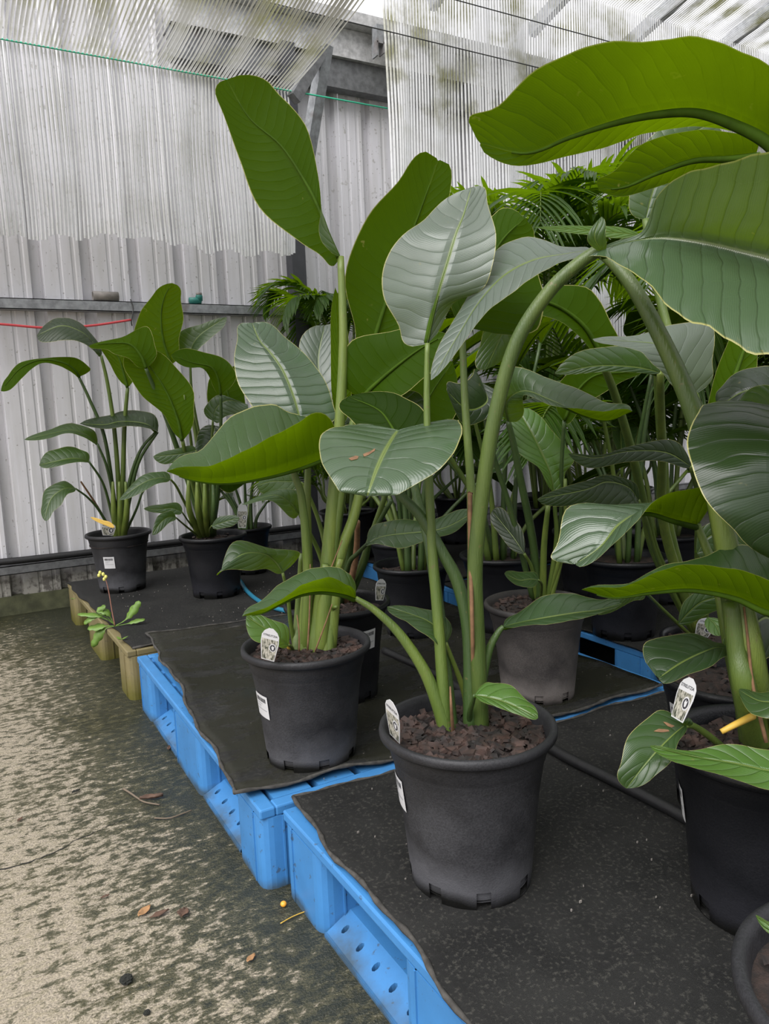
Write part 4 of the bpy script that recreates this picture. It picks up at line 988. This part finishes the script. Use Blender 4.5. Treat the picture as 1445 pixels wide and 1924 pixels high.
J.leaf([(1200, 940), (1180, 915), (1140, 905), (1100, 920), (1010, 938)], (1.9, 1.8), [(1185, 950), (1130, 955), (1080, 950)], [(1190, 905), (1140, 892), (1095, 905)], 'leaf_dark', [(1268, 1168), (1240, 1060), (1215, 980)], .007, .004)
J.leaf([(1215, 1115), (1198, 1105), (1175, 1118), (1120, 1150)], (1.95, 1.85), [(1195, 1128), (1160, 1145)], [(1205, 1095), (1165, 1110)], 'leaf', [(1262, 1172), (1240, 1140)], .006, .004)
J.leaf([(1275, 1172), (1295, 1150), (1320, 1130), (1358, 1120)], (1.75, 1.7), [(1290, 1125), (1320, 1105)], [(1310, 1165), (1345, 1148)], 'leaf', rib=True)
J.leaf([(1330, 1160), (1345, 1175), (1352, 1195)], (1.7, 1.66), [(1360, 1170)], [(1328, 1182)], 'leaf_light')
J.leaf([(1310, 1040), (1330, 1010), (1370, 995), (1418, 1012)], (1.45, 1.42), [(1320, 990), (1365, 975)], [(1340, 1038), (1385, 1035)], 'leaf')
K = Plant((1.27, .905), 'bird of paradise plant in the black pot squeezed behind the edge pot', pot='pot_black', seed=9, chips=80, rot=.0, soil=.24)
K.leaf([(1348, 840), (1358, 780), (1378, 710), (1402, 640), (1412, 580)], (1.42, 1.45), [(1392, 790), (1420, 710), (1425, 640)], [(1328, 770), (1345, 700), (1372, 630)], 'leaf_light', [(1405, 1262), (1380, 1100), (1356, 950)], .014, .009)
K.leaf([(1480, 760), (1440, 735), (1400, 735), (1365, 755), (1350, 770)], (1.18, 1.2), [(1445, 780, -.02), (1400, 775, -.02), (1368, 772, -.01)], [(1445, 688, .04), (1388, 698, .04), (1350, 732, .03)], 'leaf_dark', [(1415, 1262), (1470, 1050), (1510, 880)], .012, .007)
K.leaf([(1500, 800), (1450, 770), (1410, 760), (1372, 792)], (1.12, 1.15), [(1450, 800), (1400, 790)], [(1450, 725), (1410, 730)], 'leaf', [(1420, 1262), (1500, 1000)], .012, .007)
K.leaf([(1420, 290), (1370, 296), (1302, 300), (1232, 325), (1172, 352), (1126, 356)], (1.45, 1.40), [(1400, 252, -.03), (1310, 244, -.05), (1212, 268, -.05), (1148, 325, -.02)], [(1370, 312, .02), (1310, 330, .03), (1245, 348, .03), (1180, 368, .01)],
       'leaf', [(1420, 1262), (1520, 900, 1.45), (1520, 500, 1.45)], .015, .009, rt=.5)
K.leaf([(1213, 412), (1225, 365), (1245, 310), (1280, 265), (1335, 232)], (1.62, 1.62), [(1182, 375), (1185, 310), (1230, 250)], [(1262, 390), (1310, 330), (1345, 270)], 'leaf', [(1410, 1262), (1330, 900), (1250, 600), (1222, 480)], .012, .007)
K.leaf([(1460, 1180), (1440, 1160), (1415, 1180), (1398, 1230)], (1.28, 1.25), [(1470, 1230), (1430, 1245)], [(1420, 1120), (1395, 1160)], 'leaf_dark')
sticker(K.pot, math.radians(166), .195, .066, .062, .1)
K.leaf([(1202, 441), (1150, 437), (1090, 432), (1003, 427)], (1.55, 1.55), [(1150, 447), (1090, 440)], [(1150, 425), (1090, 424)], 'leaf_light', rib=False, rt=1.0)

# ------------------------------------------------------------------ further pots: free-standing growth
def grow(plant, seed, n, hmin, hmax, blade_l, blade_w, mats=('leaf', 'leaf_dark'), az=None, reach=.35):
    rnd = random.Random(seed); c = plant.root.location; sz = plant.sz
    for i in range(n):
        a = (az[i % len(az)] if az else 2 * PI * i / n) + rnd.uniform(-.45, .45)
        h = hmin + (hmax - hmin) * ((i + .5) / n) ** 1.1; h *= rnd.uniform(.9, 1.1)
        out = V((math.cos(a), math.sin(a), 0)); rch = reach * rnd.uniform(.5, 1.2) * (1 if i < n * .6 else .55)
        b0 = V((c.x, c.y, sz - .01)) + out * rnd.uniform(.01, .05)
        top = V((c.x, c.y, sz)) + out * rch + V((0, 0, h))
        m1 = b0.lerp(top, .4) + V((0, 0, .10 * h)) - out * .12 * rch
        tube('stalk', [b0, m1, top], rnd.uniform(.009, .013), .0055, M[rnd.choice(('stalk', 'stalk_dark'))], plant.root, c, 8)
        up = rnd.uniform(.0, .9) if i < n * .7 else rnd.uniform(.7, 1.6)
        d = (out + V((0, 0, up))).normalized(); Lb = blade_l * rnd.uniform(.75, 1.15); W = blade_w * rnd.uniform(.8, 1.15) * .5
        lat = d.cross(V((0, 0, 1)))
        lat.normalize(); nn = lat.cross(d); roll = rnd.uniform(-.5, .5)
        lat2 = lat * math.cos(roll) + nn * math.sin(roll); n2 = lat2.cross(d); droop = rnd.uniform(.15, .55)
        def at(s_): return top + d * (s_ * Lb) + V((0, 0, -droop * s_ * s_ * Lb))
        ss = [.22, .5, .78]; ww = [.82, 1, .66]; fold = rnd.uniform(.05, .5)
        Mp = [top] + [at(q) for q in ss] + [at(1.0)]
        # left of travel seen from above is -lat
        Lp = [at(q) + (-lat2 * math.cos(fold) + n2 * math.sin(fold)) * (W * k_) for q, k_ in zip(ss, ww)]
        Rp = [at(q) + (lat2 * math.cos(fold) + n2 * math.sin(fold)) * (W * k_) for q, k_ in zip(ss, ww)]
        plant.k += 1
        blade(plant.root, Mp, Lp, Rp, M[mats[i % len(mats)]], seed=seed * 13 + i, per=4, nv=4, midr=.0045)
E1 = Plant((1.37, 2.27), 'bird of paradise plant in the black pot in front of the blue gap', pot='pot_black', seed=10, chips=70, scale=.93, soil=.24)
grow(E1, 21, 8, .30, .78, .30, .14, reach=.30)
sticker_list = [
 ((1.66, 2.13), 'bird of paradise plant in the black pot tucked behind the dusty pot', 8, .25, .8, 31),
 ((1.95, 1.83), 'bird of paradise plant on the shaded pallet right behind the gap', 7, .3, .75, 32),
 ((1.97, 3.70), 'bird of paradise plant in the black pot by the wall under the screens', 7, .3, .9, 33),
 ((1.93, 3.22), 'bird of paradise plant in the black pot on the far pallet corner', 8, .3, .9, 34),
 ((1.25, 3.69), 'small leafy bird of paradise plant hidden behind the wall pair', 8, .12, .35, 35),
 ((2.42, 2.05), 'bird of paradise plant deep in the shade on the blue pallet', 8, .4, 1.0, 36),
 ((2.72, 2.62), 'bird of paradise plant deep in the shade among palm stems', 8, .4, 1.0, 37),
 ((2.30, 1.30), 'tall bird of paradise plant added on the floor at the frame edge for its shade', 9, .6, 1.25, 39),  # extra plant at the right side, put in to darken the growth inside
 ((1.55, 2.62), 'bird of paradise plant in the black pot at the back of the wet mat', 8, .25, .75, 38),
]
EX = []
for (xy, lab, n, h0, h1, sd) in sticker_list:
    small = sd == 35
    q = Plant(xy, lab, pot='pot_black', seed=sd, chips=0, scale=.86 if small else 1.0, z0=0.0 if sd == 39 else .19)
    grow(q, sd, n, h0, h1, .17 if small else .32, .09 if small else .15, ('leaf_dark', 'leaf', 'leaf_dark'), reach=.12 if small else .32); EX.append(q)
tilted = Plant((.60, .335), 'plant in the grey-rimmed pot cropped at the bottom corner', pot='pot_grey', seed=41, chips=60, rot=.3)
tilted.root.location = (.688, .305, .19)
tilted.leaf([(1500, 1760), (1470, 1748), (1445, 1738), (1420, 1719)], (.74, .76), [(1470, 1775), (1442, 1752)], [(1475, 1735), (1445, 1732)], 'leaf_light')
grow(tilted, 43, 3, .25, .5, .2, .1, az=[-.6, -1.3, -.1], reach=.25)

# ------------------------------------------------------------------ palms
def palm(xy, label, seed, n, length, trunk, z0=.19, spread=1.0, az0=0.0):
    rnd = random.Random(seed); root = empty('potted_palm', (xy[0], xy[1], z0), label, 'potted palm', 'potted palms at the back'); c = V(root.location)
    put_pot(root, 'pot_black', 1.0, seed, .25, 0)
    ylim = (3.86 if xy[0] > 2 else 4.22) - xy[1]      # fronds press against the screen or the wall
    for i in range(n):
        a = az0 + 2 * PI * i / n + rnd.uniform(-.35, .35); out = V((math.cos(a), math.sin(a), 0))
        steep = rnd.uniform(.75, 1.45) if i % 3 else 1.55
        lf = length * rnd.uniform(.8, 1.12); b0 = V((0, 0, .25)) + out * .03; b1 = V((0, 0, .25 + trunk)) + out * (.10 + .06 * rnd.random())
        pts = [b0, b0.lerp(b1, .5)]; p = b1.copy(); th = steep; m = 9
        pts.append(p.copy())
        for k in range(m):
            p = p + (out * math.cos(th) + V((0, 0, math.sin(th)))) * (lf / m); th -= (.11 + .035 * k) * spread; pts.append(p.copy())
        sp = catmull(pts, 4); nsp = len(sp)
        v, f = tube_data(sp, [.008 * (1 - .82 * j / nsp) for j in range(nsp)], 6)
        v = [V((q.x, min(q.y, ylim), q.z)) for q in v]
        fr = link('frond', mesh('frond', v, f, True), M['stalk'], root)
        verts, faces, uvs = [], [], []
        start = int(nsp * .34); side = V((-math.sin(a), math.cos(a), 0)); nl = 30
        for q in range(nl):
            fq = start + (nsp - 1 - start) * q / (nl - 1); j = min(int(fq), nsp - 2); o = sp[j].lerp(sp[j + 1], fq - j)
            tg = (sp[j + 1] - sp[max(j - 1, 0)]).normalized(); s_ = q / (nl - 1)
            ll = lf * .36 * (math.sin(PI * (.18 + .74 * s_)) ** .8) * rnd.uniform(.9, 1.1); wd = .0085 + .005 * math.sin(PI * s_)
            for sg in (-1, 1):
                d = (side * sg * (1 - .35 * s_) + tg * (.55 + .9 * s_) + V((0, 0, .22))).normalized()
                cr = d.cross(V((0, 0, 1)))
                if cr.length < .05: cr = V((1, 0, 0))
                cr.normalize(); base = len(verts); dr = rnd.uniform(.25, .6)
                for k in range(6):
                    t = k / 5; pc = o + d * (ll * t) + V((0, 0, -dr * ll * t * t)); ww = wd * (math.sin(PI * min(1, .16 + .84 * t)) ** .6 if t < 1 else 0.04)
                    verts += [pc - cr * ww, pc + V((0, 0, -ww * .5)), pc + cr * ww]
                    uvs += [(t * ll * .05, -.8), (t * ll * .05, .12), (t * ll * .05, .8)]
                for k in range(5):
                    e = base + 3 * k; faces += [(e, e + 1, e + 4, e + 3), (e + 1, e + 2, e + 5, e + 4)]
        verts = [V((q.x, min(q.y, ylim + .02 * math.sin(q.x * 40)), q.z)) for q in verts]
        tag(link('leaflets', mesh('leaflets', verts, faces, True, uvs), M['palm'], fr), kind='stuff')
    return root
palm((2.62, 3.02), 'tall palm with arching fronds in front of the sheer screen', 51, 14, .98, .95)
palm((2.95, 3.35), 'tall palm reaching up behind the great overhead leaf', 52, 13, 1.15, 1.0)
palm((1.99, 3.95), 'palm with narrow leaflets against the dark wall post', 53, 12, .56, .92, z0=.19, spread=1.2)
palm((2.55, 2.62), 'palm with dark drooping fronds in the middle of the shade', 54, 10, .95, .30)
palm((2.25, 2.30), 'low palm crowded behind the blue pallet edge', 55, 9, .85, .25)
palm((2.98, 1.98), 'palm standing farthest along the shaded pallet', 56, 9, 1.0, .45)
palm((2.55, .95), 'tall palm added on the floor past the edge plants to block light', 57, 11, 1.15, .6, z0=0)  # occluder added off to the right to keep side light off the plants
palm((2.75, 1.42), 'second tall palm added on the floor by the shaded pallet to block light', 58, 10, 1.1, .7, z0=0)  # added with the palm above to hold back light from the right
palm((3.45, 2.25), 'dense palm filling the far side of the pallets', 59, 11, 1.1, .15)
palm((3.50, 3.25), 'dense low palm near the wall beyond the pallets', 60, 11, 1.1, .15)
palm((2.55, 3.68), 'palm squeezed between the wall and the far pots', 61, 10, .75, .12)
palm((1.78, 3.60), 'low palm in the dark corner behind the post', 62, 9, .6, .10)
# ------------------------------------------------------------------ hoses on the mats
z_m = .195
def on_mat(px, r): return [V((*onz(x, y, z_m + r).xy, z_m + r)) for x, y in px]
tag(tube('water_hose', on_mat([(722, 1222), (760, 1240), (800, 1258), (850, 1285), (930, 1338), (1000, 1382), (1060, 1420), (1130, 1455), (1200, 1490), (1262, 1522), (1330, 1560)], .012), .0125, .0125, M['hose_black'], per=6), 'thick black hose snaking past the front pot across the mats', 'hose')
tag(tube('water_hose', on_mat([(425, 1075), (448, 1088), (462, 1108), (485, 1128), (515, 1142), (560, 1152), (600, 1158)], .009), .0095, .0095, M['hose_blue'], per=6), 'blue hose curling out from behind the black pot', 'hose')

# ------------------------------------------------------------------ plant tags
def plant_tag(foot, top, wdt, facing, label, text=True):
    """foot and top: world points of the lower and upper middle of the card; facing: direction its printed face looks"""
    up = (top - foot); hgt = up.length; up.normalize(); s = V(facing).cross(up); s.normalize(); n = up.cross(s)
    rot = Matrix((s, n, up)).transposed().to_4x4(); root = empty('plant_tag', foot, label, 'plant tag', 'printed plant tags'); root.matrix_world = Matrix.Translation(foot) @ rot
    poly = [(-wdt * .36, 0), (wdt * .36, 0), (wdt * .5, hgt * .55), (wdt * .48, hgt * .78), (wdt * .36, hgt * .90), (wdt * .12, hgt), (-wdt * .12, hgt), (-wdt * .36, hgt * .90), (-wdt * .48, hgt * .78), (-wdt * .5, hgt * .55)]
    bm = bmesh.new(); bprism(bm, poly, -.0004, .0004, 1); link('card', bm_mesh('card', bm), M['white'], root)
    bm = bmesh.new(); bprism(bm, [(-wdt * .33, hgt * .03), (wdt * .33, hgt * .03), (wdt * .44, hgt * .55), (wdt * .44, hgt * .66), (-wdt * .44, hgt * .66), (-wdt * .44, hgt * .55)], .0005, .0008, 1)
    link('picture', bm_mesh('picture', bm), M['print'], root)
    ring = []
    for k in range(20):
        a = 2 * PI * k / 20; ring.append((-wdt * .20 + math.cos(a) * wdt * .2, hgt * .42 + math.sin(a) * wdt * .24))
    bm = bmesh.new(); bprism(bm, ring, .0009, .0011, 1); link('inset_ring', bm_mesh('inset_ring', bm), M['white'], root)
    ring2 = [(-wdt * .20 + (x + wdt * .20) * .78, hgt * .42 + (y - hgt * .42) * .78) for x, y in ring]
    bm = bmesh.new(); bprism(bm, ring2, .0012, .0014, 1); link('inset_picture', bm_mesh('inset_picture', bm), M['ink'], root)
    fl_ = [(-wdt * .20 + x * wdt, hgt * .42 + y * wdt) for x, y in ((-.06, -.1), (.02, -.12), (.07, .02), (.02, .14), (-.03, .06), (-.09, .12))]
    bm = bmesh.new(); bprism(bm, fl_, .0015, .0017, 1); link('inset_flower', bm_mesh('inset_flower', bm), M['white'], root)
    if text:
        cu = bpy.data.curves.new('lettering', 'FONT'); cu.body = 'STRELITZIA'; cu.align_x = 'CENTER'; cu.size = wdt * .155; cu.extrude = .0001
        tmp = bpy.data.objects.new('tmp', cu); col.objects.link(tmp); dg = bpy.context.evaluated_depsgraph_get()
        me = bpy.data.meshes.new_from_object(tmp.evaluated_get(dg)); bpy.data.objects.remove(tmp); me.materials.clear()
        t = link('lettering', me, M['ink'], root); t.rotation_euler = (PI / 2, 0, PI); t.location = (0, .0008, hgt * .755)
    return root
LENS = V((0, 0, CAMH))
def face_cam(p, turn=0.0):
    d = (LENS - p); d.z *= .3; d.normalize(); d.rotate(Matrix.Rotation(turn, 3, 'Z')); return d
f_ = P(503, 1240, 1.60); plant_tag(f_, P(510, 1181, 1.575), .040, face_cam(f_, -.35), 'white printed tag standing in the second pot')
f_ = P(742, 1388, 1.24); plant_tag(f_, P(735, 1317, 1.21), .042, face_cam(f_, -1.0), 'white printed tag leaning on the rim of the front pot')
f_ = P(1272, 1352, 1.08); plant_tag(f_, P(1299, 1274, 1.08), .042, face_cam(f_, -1.05), 'tilted white printed tag beside the barcode sticker on the right')
f_ = P(203, 1006, 3.50); plant_tag(f_, P(204, 983, 3.49), .062, face_cam(f_), 'small white tag in the pot nearest the wall')
f_ = P(713, 1128, 2.02); plant_tag(f_, P(717, 1088, 2.02), .036, face_cam(f_, .7), 'dull white tag in the pot behind the second plant')
f_ = P(1318, 1195, 2.20); plant_tag(f_, P(1332, 1162, 2.16), .050, face_cam(f_, .2), 'white tag half covered by leaves beyond the gap')
f_ = P(455, 992, 3.60); plant_tag(f_, P(456, 945, 3.60), .048, face_cam(f_), 'pale crumpled tag on the small hidden plant by the wall', False)

# ------------------------------------------------------------------ weed on the beige pallet
wroot = onz(216, 1176, .195); wr = empty('weed', wroot, 'small green weed with a thin flower stem on the beige pallet', 'weed')
dW = depth_of(wroot)
def wpt(x, y, dd=0): return P(x, y, dW + dd) - wroot
v, f = tube_data(catmull([wpt(216, 1176), wpt(210, 1145), wpt(205, 1115), wpt(199, 1090), wpt(192, 1078)], 5), [.0028 - .00007 * i for i in range(21)], 6)
link('flower_stem', mesh('flower_stem', v, f, True), M['weedstem'], wr)
for k, (x, y) in enumerate(((188, 1076), (194, 1079), (186, 1081), (199, 1084), (196, 1088))):
    bm = bmesh.new(); bmesh.ops.create_icosphere(bm, subdivisions=1, radius=.007)
    for vv in bm.verts: vv.co = wpt(x, y, -.004 * (k % 2)) + V((vv.co.x, vv.co.y, vv.co.z * 1.3))
    link('flower_bud', bm_mesh('flower_bud', bm, True), M['yellow'], wr)
def weed_leaf(mid, w_):
    Mp = [wpt(*p) for p in mid]; n = len(Mp)
    verts, faces = [], []
    sp = catmull(Mp, 4); m = len(sp)
    for i, p in enumerate(sp):
        t = i / (m - 1); tg = (sp[min(i + 1, m - 1)] - sp[max(i - 1, 0)]).normalized(); la = tg.cross(V((.2, -.6, .75))).normalized()
        ww = w_ * (max(.06, math.sin(PI * min(1, max(0, (t - .35) / .75)) ** .9)) if t > .35 else .10) * (1 + .22 * math.sin(i * 2.4))
        verts += [p - la * ww, p + V((0, 0, -.001)), p + la * ww]
    for i in range(m - 1):
        a = 3 * i; faces += [(a, a + 1, a + 4, a + 3), (a + 1, a + 2, a + 5, a + 4)]
    o = link('weed_leaf', mesh('weed_leaf', verts, faces, True), M['weed'], wr)
    sd = o.modifiers.new('thick', 'SOLIDIFY'); sd.thickness = .0008
for mid, w_ in (([(216, 1176), (235, 1165), (250, 1148), (263, 1130)], .017), ([(216, 1176), (238, 1172), (255, 1167), (272, 1164)], .011), ([(216, 1176), (228, 1180), (240, 1182), (250, 1180)], .016),
                ([(216, 1176), (200, 1176), (185, 1178), (165, 1180)], .019), ([(216, 1176), (200, 1180), (187, 1192), (174, 1215)], .018), ([(216, 1176), (208, 1160), (200, 1150), (182, 1148)], .016),
                ([(214, 1172), (195, 1160), (178, 1156), (146, 1154)], .013), ([(214, 1172), (200, 1158), (188, 1148), (198, 1138)], .014), ([(205, 1165), (185, 1160), (170, 1163), (158, 1172)], .013)):
    weed_leaf(mid, w_)
for x, y, s_, lab in ((228, 1202, .018, 'tiny seedling sprouting from the beige pallet mat corner'), (137, 1126, .01, 'tiny seedling on the mat edge beside the wall kerb')):
    c = onz(x, y, .196); r = empty('seedling', c, lab, 'seedling')
    for k in range(3):
        a = k * 2.1; d = V((math.cos(a), math.sin(a), .35)); la = V((-math.sin(a), math.cos(a), 0)) * .4
        vs3 = [V((0, 0, 0)), d * s_ * .6 + la * s_, d * s_ * 1.4, d * s_ * .6 - la * s_]
        o = link('seed_leaf', mesh('seed_leaf', vs3, [(0, 1, 2, 3)]), M['weed'], r); o.modifiers.new('thick', 'SOLIDIFY').thickness = .001

# ------------------------------------------------------------------ litter on the floor
def litter(px, w_, l_, ang, mat, label, seed, curl=.35, name='fallen_leaf', z=0.0):
    rnd = random.Random(seed); c = onz(px[0], px[1], z); verts, faces = [], []; n, m = 9, 4
    for i in range(n):
        t = i / (n - 1); ww = w_ * math.sin(PI * (.08 + .86 * t)) * rnd.uniform(.75, 1.1)
        for j in range(m + 1):
            s_ = j / m * 2 - 1; x = (t - .5) * l_; y = s_ * ww / 2
            verts.append((x * math.cos(ang) - y * math.sin(ang), x * math.sin(ang) + y * math.cos(ang), .003 + curl * w_ * (abs(s_) ** 1.5) * .6 + .12 * l_ * (t - .5) ** 2 * rnd.uniform(.6, 1.2) + rnd.uniform(0, .002)))
    for i in range(n - 1):
        for j in range(m): a = i * (m + 1) + j; faces.append((a, a + 1, a + m + 2, a + m + 1))
    o = link(name, mesh(name, verts, faces, True), mat, None, c); o.modifiers.new('thick', 'SOLIDIFY').thickness = .0012
    return tag(o, label, 'leaf', 'dry leaves on the floor')
litter((272, 1717), .020, .034, .6, M['tan_leaf'], 'small tan curled dry leaf on the floor', 1)
litter((300, 1722), .014, .040, .15, M['brown_leaf'], 'narrow brown dry leaf lying between two leaf scraps', 2)
litter((345, 1720), .026, .026, 1.0, M['brown_leaf'], 'dark reddish triangular leaf scrap on the floor', 3)
litter((285, 1503), .022, .060, -.3, M['brown_leaf'], 'shrivelled brown leaf beside the long twig', 4, .6)
litter((318, 1390 + 18), .012, .030, 1.2, M['brown_leaf'], 'small rust leaf caught against the blue pallet foot', 5)
litter((143, 1490), .012, .022, .3, M['clump'], 'small black leaf fragment on the pale concrete', 6)
litter((198, 1688), .008, .018, .1, M['brown_leaf'], 'tiny brown leaf stub on the pale concrete', 7)
litter((472, 1805), .014, .022, .5, M['tan_leaf'], 'orange brown leaf flake near the bottom edge', 8)
litter((38, 1543), .010, .020, .9, M['brown_leaf'], 'little brown leaf crumb by the floor crack', 9)
def on_floor(px, r=.004): return [V((*onz(x, y, r).xy, r)) for x, y in px]
tag(tube('twig', on_floor([(232, 1482), (245, 1490), (258, 1499), (272, 1507), (300, 1512)]), .003, .002, M['twig']), 'long bent grey twig on the mossy floor', 'twig')
tag(tube('twig', on_floor([(290, 1537), (318, 1537), (345, 1528), (360, 1522)]), .002, .0015, M['twig']), 'thin straight twig on the floor near the pallet', 'twig')
tag(tube('grass_straw', on_floor([(527, 1735), (550, 1722), (575, 1712), (598, 1703)]), .0012, .001, M['yellow_stalk'], n=5), 'dry yellow straw beside the pallet corner', 'straw')
for (x, y, s_, mt, nm, lab, cat) in ((533, 1703, .0065, 'orange', 'seed', 'bright orange seed on the floor by the pallet corner', 'seed'), (238, 1845, .012, 'clump', 'moss_clump', 'round dark moss clump on the floor', 'moss'), (276, 1905, .006, 'clump', 'moss_clump', 'smaller dark moss clump near the bottom edge', 'moss')):
    bm = bmesh.new(); bmesh.ops.create_icosphere(bm, subdivisions=3, radius=s_); rnd = random.Random(int(x))
    for vv in bm.verts: vv.co = V((vv.co.x, vv.co.y, vv.co.z * (.5 if nm != 'seed' else .9))) * (1 if nm == 'seed' else rnd.uniform(.72, 1.15))
    c = onz(x, y, 0); c.z = s_ * (.45 if nm != 'seed' else .85)
    tag(link(nm, bm_mesh(nm, bm, nm == 'seed'), M[mt], None, c), lab, cat)
# specks of litter on the mats
rnd = random.Random(77); bm = bmesh.new()
for _ in range(300):
    x, y = rnd.uniform(.56, 1.62), rnd.choice((rnd.uniform(.35, 1.36), rnd.uniform(1.45, 2.6), rnd.uniform(2.8, 3.9)))
    s_ = rnd.uniform(.0007, .0019); bbox(bm, x, x + s_ * rnd.uniform(1, 2.5), y, y + s_, .1965, .1985 + s_)
tag(link('litter', bm_mesh('litter', bm), M['pvc']), 'pale specks of grit scattered over the black mats', 'litter', kind='stuff')
